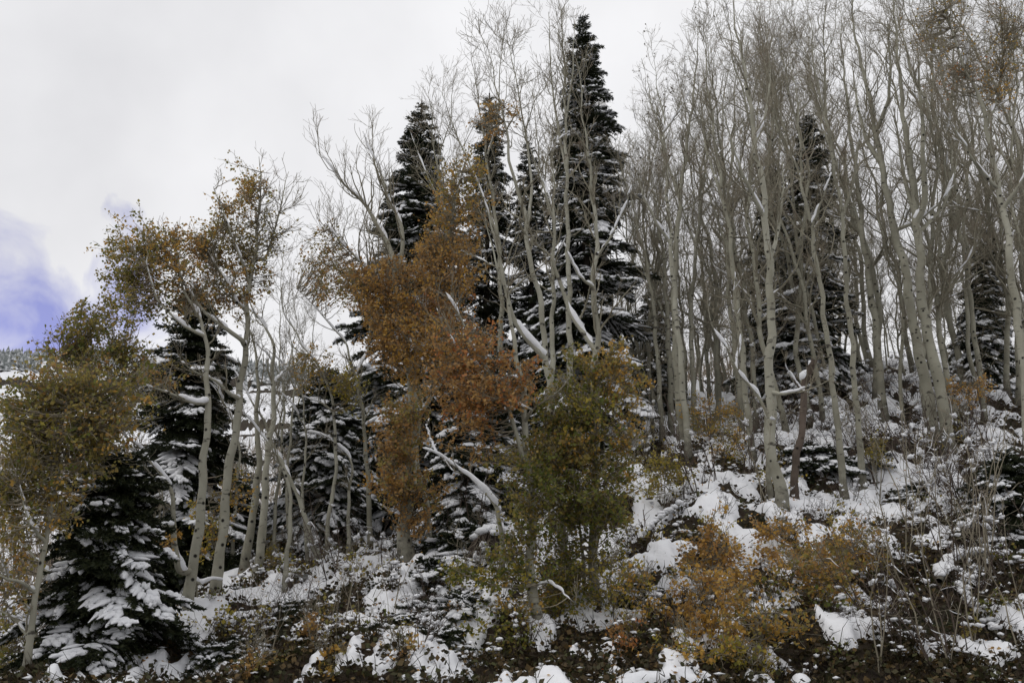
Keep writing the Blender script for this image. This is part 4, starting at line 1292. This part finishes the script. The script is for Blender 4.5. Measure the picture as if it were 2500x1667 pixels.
def shrub(p, k, label, group, sc=1.0):
    a = thing('bare_shrub', label, 'shrub', p, group, rng.uniform(0, 6.28), sc)
    st, tw, sn = SHR[k]
    obj('stems', st, a)
    obj('twigs', tw, a, 'stuff')
    if sn:
        obj('snow', sn, a, 'stuff')


def scatter_shrubs(n, x0, x1, y0, y1, ks, label, group, s0=0.8, s1=1.15):
    for _ in range(n):
        px, py = rng.uniform(x0, x1), rng.uniform(y0, y1)
        shrub(ground_hit(px, py), ks[rng.integers(0, len(ks))], label, group, rng.uniform(s0, s1))


scatter_shrubs(34, 2080, 2520, 1080, 1640, [0, 1, 4, 1], 'bare thin-stemmed brush standing on the lower right bank', 'bare brush on the lower right bank')
scatter_shrubs(44, 1900, 2520, 930, 1180, [2, 3, 5, 3, 0], 'snow-puffed bare brush under the right-hand stand', 'snowy brush under the right stand')
scatter_shrubs(18, 1500, 1900, 1060, 1260, [1, 4, 2, 0], 'thin bare brush in the snow below the clustered trunks', 'thin brush below the clustered trunks')
scatter_shrubs(16, 560, 900, 1280, 1420, [2, 5, 3], 'low snowy brush among the feet of the left trunks', 'low brush among the left trunks', 0.6, 0.9)
scatter_shrubs(26, 580, 1250, 1250, 1440, [0, 1, 2, 3], 'waist-high snowy brush around the feet of the left and middle trunks', 'brush around the left and middle trunks', 0.6, 1.0)
scatter_shrubs(12, 0, 250, 1420, 1640, [2, 3, 0], 'bare brush under the leafy aspens at the left edge', 'brush at the left edge', 0.7, 1.0)
scatter_shrubs(10, 560, 1200, 1500, 1650, [4, 1, 4], 'single thin upright stems on the dark bottom bank', 'thin stems on the bottom bank', 0.35, 0.6)


def leafy_variant(seed, pals, Hh, nl):
    global rng
    rng = np.random.default_rng(seed)
    st_ = 9
    az_ = rng.uniform(0, 6.28, st_)
    S = 6
    s_ = np.linspace(0, 1, S)[None, :, None]
    l_ = Hh * rng.uniform(0.5, 1.1, st_)[:, None, None]
    hd_ = np.stack([np.cos(az_), np.sin(az_), 0 * az_], 1)[:, None]
    P_ = hd_ * s_ * l_ * 0.6 + np.array([0, 0, 1.0]) * (l_ * s_ * (1 - 0.25 * s_)) + rng.normal(0, 0.02, (st_, S, 3)) * s_ - np.array([0, 0, 0.05])
    R_ = np.linspace(0.006, 0.003, S)[None].repeat(st_, 0)
    P2_, R2_ = grow(P_, R_, st_ * 4, 0.3, 1, 50, 0.25 * Hh / 0.5, 4, 0.03, 0.004, 0.0026)
    k_ = rng.integers(0, len(P2_), nl)
    pos = P2_[k_, rng.integers(1, 4, nl)] + rng.normal(0, 0.03, (nl, 3))
    out_ = [mesh_np('stems', [tubes(P_, R_, 4), tubes(P2_, R2_, 3)], M['dark_twig'])]
    for i_, p_ in enumerate(pals):
        out_.append((p_, mesh_np('leaves', [leaf_quads(pos[i_::len(pals)], 0.05)], M[p_], False)))
    e_ = rng.uniform(0.015, 0.04, (9, 1))
    out_.append(mesh_np('snow', [lumps(pos[:9] + [0, 0, 0.02], np.concatenate([e_ * 1.5, e_, e_ * 0.6], 1), rough=0.25)], M['snow']))
    return out_


LEAFY = [leafy_variant(700 + i, p_, h_, n_l) for i, (p_, h_, n_l) in enumerate(
    [(('olive', 'dark'), 0.45, 150), (('dark', 'litter'), 0.35, 130), (('yellowgreen', 'olive'), 0.5, 110), (('orange', 'dark'), 0.5, 110), (('litter', 'green'), 0.4, 150)])]
LEAF_NAME['litter'] = 'brown_leaves'
rng = np.random.default_rng(191)


def scatter_leafy(n, x0, x1, y0, y1, ks, label, group):
    for _ in range(n):
        p = ground_hit(rng.uniform(x0, x1), rng.uniform(y0, y1))
        a = thing('low_shrub', label, 'shrub', p, group, rng.uniform(0, 6.28), rng.uniform(0.7, 1.3))
        v = LEAFY[ks[rng.integers(0, len(ks))]]
        obj('stems', v[0], a)
        for p_, me in v[1:-1]:
            obj(LEAF_NAME[p_], me, a, 'stuff')
        obj('snow', v[-1], a, 'stuff')


scatter_leafy(28, 480, 1250, 1440, 1660, [0, 1, 1, 3, 4, 2], 'knee-high leafy undershrub on the dark bank at bottom left of centre', 'undershrubs on the dark bottom bank')
scatter_leafy(24, 1480, 2100, 1250, 1660, [0, 2, 3, 4, 1], 'knee-high leafy undershrub in the snow around the orange saplings', 'undershrubs around the orange saplings')
scatter_leafy(26, 2080, 2500, 1200, 1660, [1, 4, 1, 0], 'knee-high withered undershrub on the lower right bank', 'withered undershrubs on the lower right bank')
scatter_leafy(18, 1550, 2450, 1020, 1250, [0, 1, 2, 4], 'low withered undershrub among the right-hand trunks', 'undershrubs among the right trunks')
scatter_leafy(14, 560, 950, 1340, 1450, [0, 2, 4], 'low leafy undershrub between the feet of the left trunks', 'undershrubs between the left trunks')
scatter_shrubs(22, 1500, 2500, 1230, 1650, [5, 3, 0], 'dark low twiggy brush poking through snow on the right slope', 'dark low brush on the right slope', 0.4, 0.8)
scatter_shrubs(12, 500, 1300, 1430, 1650, [5, 3, 0], 'dark low twiggy brush on the bank left of the green aspens', 'dark low brush on the left bank', 0.35, 0.7)


def sapling(label, px, foot_py, Y, leaves, group='leafy aspen saplings', w=5):
    cx = leaves[0][0]
    top = min(l_[1] - l_[3] * 0.7 for l_ in leaves)
    g = ground_hit(px, foot_py)
    fp = project(g[None])[0]
    tr = [tuple(fp), (px + (cx - px) * 0.3, fp[1] + (top - fp[1]) * 0.35), (px + (cx - px) * 0.8, fp[1] + (top - fp[1]) * 0.7), (cx, top)]
    aspen(label, g[1], tr, w, [], leaves, b=1.2, blen=0.45, name='aspen_sapling', cat='sapling', group=group, bark='bark_grey', tstart=0.2, flare=0.1, keep=0.3)


SAP = [
    ('orange sapling left of the sinuous trunk, loose leaves over snow', 1740, 1500, [(1740, 1390, 62, 80, 0.75, ['gold', 'orange']), (1735, 1300, 46, 50, 0.56, ['orange', 'gold']), (1800, 1420, 40, 60, 0.44, ['gold'])]),
    ('dense rust sapling right below the sinuous pale trunk', 1930, 1500, [(1935, 1420, 80, 72, 1.00, ['orange', 'gold', 'olive']), (1990, 1480, 60, 40, 0.62, ['gold', 'olive'])]),
    ('orange sapling wrapping the foot of the sinuous pale trunk', 1905, 1400, [(1910, 1300, 60, 44, 0.75, ['orange', 'gold']), (1945, 1355, 50, 36, 0.75, ['orange', 'olive'])]),
    ('brown-gold sapling right of the sinuous trunk under the snow shelf', 2070, 1450, [(2080, 1350, 80, 60, 0.81, ['olive', 'gold', 'orange'])]),
    ('reddish leafy sapling in front of the snow shelf', 2045, 1480, [(2030, 1410, 60, 50, 0.56, ['orange', 'olive'])]),
    ('gold sapling nearest the bottom, between two orange ones', 1720, 1620, [(1715, 1490, 85, 72, 0.94, ['gold', 'gold', 'orange'])]),
    ('olive-gold sapling at the bottom right of the gold one', 1860, 1630, [(1860, 1530, 80, 62, 0.81, ['gold', 'olive'])]),
    ('sparse yellow-green sapling on the snow right of the green aspens', 1585, 1540, [(1560, 1430, 46, 66, 0.40, ['yellowgreen', 'gold']), (1520, 1400, 36, 30, 0.31, ['yellowgreen'])]),
    ('orange sapling at the bottom edge right of the green tufts', 1530, 1650, [(1535, 1575, 50, 50, 0.62, ['orange', 'red']), (1490, 1620, 40, 34, 0.50, ['red'])]),
    ('small gold sapling at the very bottom edge', 1690, 1665, [(1680, 1590, 90, 56, 0.62, ['gold', 'yellowgreen'])]),
    ('greenish sapling at the bottom edge beside a snow mound', 1830, 1665, [(1830, 1610, 55, 40, 0.62, ['olive', 'yellowgreen'])]),
    ('yellow-green bush below the clustered trunks', 1622, 1260, [(1625, 1160, 56, 44, 0.75, ['yellowgreen', 'olive'])]),
    ('gold bush among the clustered trunk feet', 1735, 1120, [(1735, 1015, 60, 40, 0.62, ['gold', 'olive'])]),
    ('low yellow bush right of the trunk cluster', 1760, 1150, [(1780, 1085, 46, 36, 0.50, ['yellowgreen', 'gold'])]),
    ('small yellow bush above the snow right of the sinuous trunk', 2140, 1180, [(2140, 1095, 34, 26, 0.50, ['yellowgreen', 'olive'])]),
    ('yellow-leaved sapling between the leftmost pale trunks', 545, 1500, [(505, 1290, 30, 75, 0.44, ['gold', 'yellowgreen']), (560, 1190, 40, 40, 0.44, ['olive', 'gold'])]),
    ('orange bush at the foot of the low broad fir', 375, 1600, [(372, 1515, 48, 26, 0.75, ['orange', 'gold'])]),
    ('orange seedling on the dark bank under the left trunks', 755, 1590, [(755, 1530, 24, 30, 0.69, ['orange', 'gold'])]),
    ('olive bush behind the left trunks at the bank top', 665, 1400, [(672, 1365, 34, 26, 0.75, ['olive', 'yellowgreen'])]),
    ('brown-orange bush at the bottom edge, leftmost of the low ones', 620, 1665, [(625, 1625, 60, 34, 0.69, ['orange', 'olive'])]),
    ('olive bush at the bottom edge below the dark bank', 800, 1660, [(800, 1625, 70, 36, 0.75, ['olive', 'gold'])]),
    ('gold-leaved sprig over the bottom snow right of the olive bush', 960, 1660, [(965, 1610, 60, 44, 0.50, ['gold', 'orange', 'olive'])]),
    ('olive sapling in the bottom left corner', 30, 1690, [(40, 1590, 60, 60, 0.62, ['olive', 'green']), (150, 1630, 50, 34, 0.62, ['green', 'olive'])]),
    ('gold leaves drooping at the right edge under the bare stand', 2360, 1110, [(2365, 950, 44, 26, 0.50, ['orange', 'gold'])]),
    ('sparse green-gold sapling rising through the snow beside the forked aspen', 1500, 1530, [(1490, 1420, 44, 54, 0.38, ['yellowgreen', 'olive'])]),
]
for lab, px, fpy, lv in SAP:
    sapling(lab, px, fpy, 0, lv)


# ------------------------------------------------------------------ fallen wood, stump, rocks
def log(label, pts, r, snow=1.4, name='fallen_log', arms=()):
    Q_ = []
    for px, py, dz in pts:
        g = ground_hit(px, py)
        Q_.append(g + np.array([0, 0, dz]))
    C = resample(Q_, 18, 2, 0.01)
    b0 = C[0].copy()
    root = thing(name, label, 'log', b0)
    rr = np.linspace(r, r * 0.6, 18)
    V, Fq = tubes(C[None], rr[None], 9)
    tk_ = obj('trunk', mesh_np('trunk', [(V - b0, Fq)], M['bark_grey']), root)
    k_ = rng.uniform(0, 17, 34)
    i_ = np.minimum(k_.astype(int), 16)
    w_ = (k_ - i_)[:, None]
    e_ = (r * snow * rng.uniform(0.5, 1.0, (34, 1)))
    LC = C[i_] * (1 - w_) + C[i_ + 1] * w_ + np.concatenate([rng.normal(0, 0.02, (34, 2)), 0.6 * r + e_ * 0.3], 1)
    V, Fq = lumps(LC, np.concatenate([e_ * 1.3, e_, e_ * 0.7], 1), rough=0.12)
    obj('snow', mesh_np('snow', [(V - b0, Fq)], M['snow']), tk_)
    (P1, R1), (P2, R2), _ = branch_system([C], [rr], 2.0, 0.5, 0.5)
    pr = [tubes(P1, R1, 4), tubes(P2, R2, 3)]
    obj('twigs', mesh_np('twigs', [(v - b0, f) for v, f in pr], M['dark_twig']), root, 'stuff')


log('snow-covered fallen branch left of the orange saplings', [(1690, 1220, 0.15), (1675, 1270, 0.12), (1650, 1320, 0.05)], 0.032, 1.5)
log('arched snow-heaped log on the dark lower right bank', [(2300, 1480, 0.15), (2330, 1425, 0.35), (2390, 1400, 0.35), (2450, 1385, 0.25)], 0.055, 2.0)
log('straight snowy log near the bottom right corner', [(2350, 1490, 0.2), (2400, 1530, 0.15), (2450, 1560, 0.1)], 0.04, 1.6)
log('thin snowed branch lying at the foot of the forked aspen', [(1560, 1320, 0.1), (1610, 1300, 0.2), (1660, 1290, 0.2)], 0.04, 1.8)

g = ground_hit(1195, 1390)
root = thing('root_stump', 'dark upturned root stump with drooping dead sticks and snow cap', 'stump', g)
n = 90
az = rng.uniform(0, 6.28, n)
top = np.array([0.05, 0, 0.75])
ln_ = rng.uniform(0.5, 1.0, n)
s = np.linspace(0, 1, 7)[None, :, None]
hd = np.stack([np.cos(az), np.sin(az), 0 * az], 1)
P = top + hd[:, None] * (s * 0.62 * ln_[:, None, None]) + np.array([0, 0, 1.0]) * (0.12 * s - 0.85 * s ** 2 * ln_[:, None, None]) + rng.normal(0, 0.025, (n, 7, 3)) * s
obj('dead_sticks', mesh_np('dead_sticks', [tubes(P, np.linspace(0.016, 0.005, 7)[None].repeat(n, 0), 5)], M['dark_twig']), root, 'stuff')
tz = np.linspace(-0.2, 0.78, 9)
T = np.stack([0.05 * np.sin(tz * 5), 0.03 * tz, tz], 1)
obj('stump', mesh_np('stump', [tubes(T[None], (0.17 + 0.1 * np.exp(-(tz + 0.2) * 5))[None], 11)], M['fir_bark']), root)
k = rng.integers(0, n, 40)
C = P[k, rng.integers(0, 4, 40)] + np.array([0, 0, 0.05])
e = rng.uniform(0.05, 0.11, (40, 1))
obj('snow', mesh_np('snow', [lumps(C, np.concatenate([e * 1.2, e, e * 0.6], 1))], M['snow']), root)

for lab, px, py, r in (('grey boulder among the orange saplings', 1868, 1500, 0.20), ('low stone under the left trunks', 735, 1450, 0.16)):
    g = ground_hit(px, py)
    V, Fc = lumps([g * 0], [(r * 1.3, r, r * 0.75)], rough=0.1)
    o = obj('boulder', mesh_np('boulder', [(V, Fc)], M['rock']))
    o.location = [float(v) for v in g]
    tag(o, lab, 'rock')

# ------------------------------------------------------------------ ground litter, dry stalks, leaves fallen on the snow
def scatter(n, x0=-0.62, x1=0.62, y0=10.5, y1=26):
    Y = y0 * (y1 / y0) ** rng.uniform(0, 1, n)
    x = rng.uniform(x0, x1, n) * Y
    return x, Y


def snow_here(x, y):
    c = cover(x, y)
    return c - 0.5 + (snow_noise(x, y) - 0.5) * 1.5


x, Y = scatter(75000)
sh = snow_here(x, Y)
k = (sh < 0.06) | (sh < 0.25) & (rng.random(len(x)) < 0.18)
x, Y = x[k], Y[k]
V, Fq = leaf_quads(np.stack([x, Y, ground(x, Y) + rng.uniform(0.0, 0.17, len(x))], -1), 0.075, 0.4)
o = obj('leaf_litter', mesh_np('leaf_litter', [(V, Fq)], M['litter'], False), kind='stuff')
tag(o, 'dark brown and green low undergrowth on the bare bank', 'undergrowth')
x, Y = scatter(18000)
sh = snow_here(x, Y)
k = (sh < 0.10) & (rng.random(len(x)) < 0.6) | (sh >= 0.10) & (sh < 0.45) & (rng.random(len(x)) < 0.22)
x, Y = x[k], Y[k]
n = len(x)
h = rng.uniform(0.12, 0.45, n)
b0 = np.stack([x, Y, ground(x, Y) - 0.02], -1)
d = unit(np.stack([rng.normal(0, 0.5, n), rng.normal(-0.2, 0.5, n), np.ones(n)], -1))
tip = b0 + d * h[:, None] + np.stack([0 * h, -0.3 * h, -0.15 * h], -1)
P = np.stack([b0, b0 + d * h[:, None] * 0.55, tip], 1)
o = obj('dry_stalks', mesh_np('dry_stalks', [tubes(P, np.array([[0.006, 0.005, 0.002]]).repeat(n, 0), 3)], M['dry']), kind='stuff')
tag(o, 'dry dark stalks standing in the bare patches of the bank', 'stalks')
# fallen leaves, on top of the snow sheet
ri = rng.integers(30, 250, 5000)
ci = rng.integers(30, 480, 5000)
k = tk[ri, ci] > 0.03
pts = np.stack([Xs[ri, ci], Ys[ri, ci], (Zb + tk)[ri, ci] + 0.012], -1)[k]
V, Fq = leaf_quads(pts, 0.05, 0.75)
o = obj('fallen_leaves', mesh_np('fallen_leaves', [(V, Fq)], M['orange'], False), kind='stuff')
tag(o, 'small fallen leaves dotted over the snow', 'leaves')
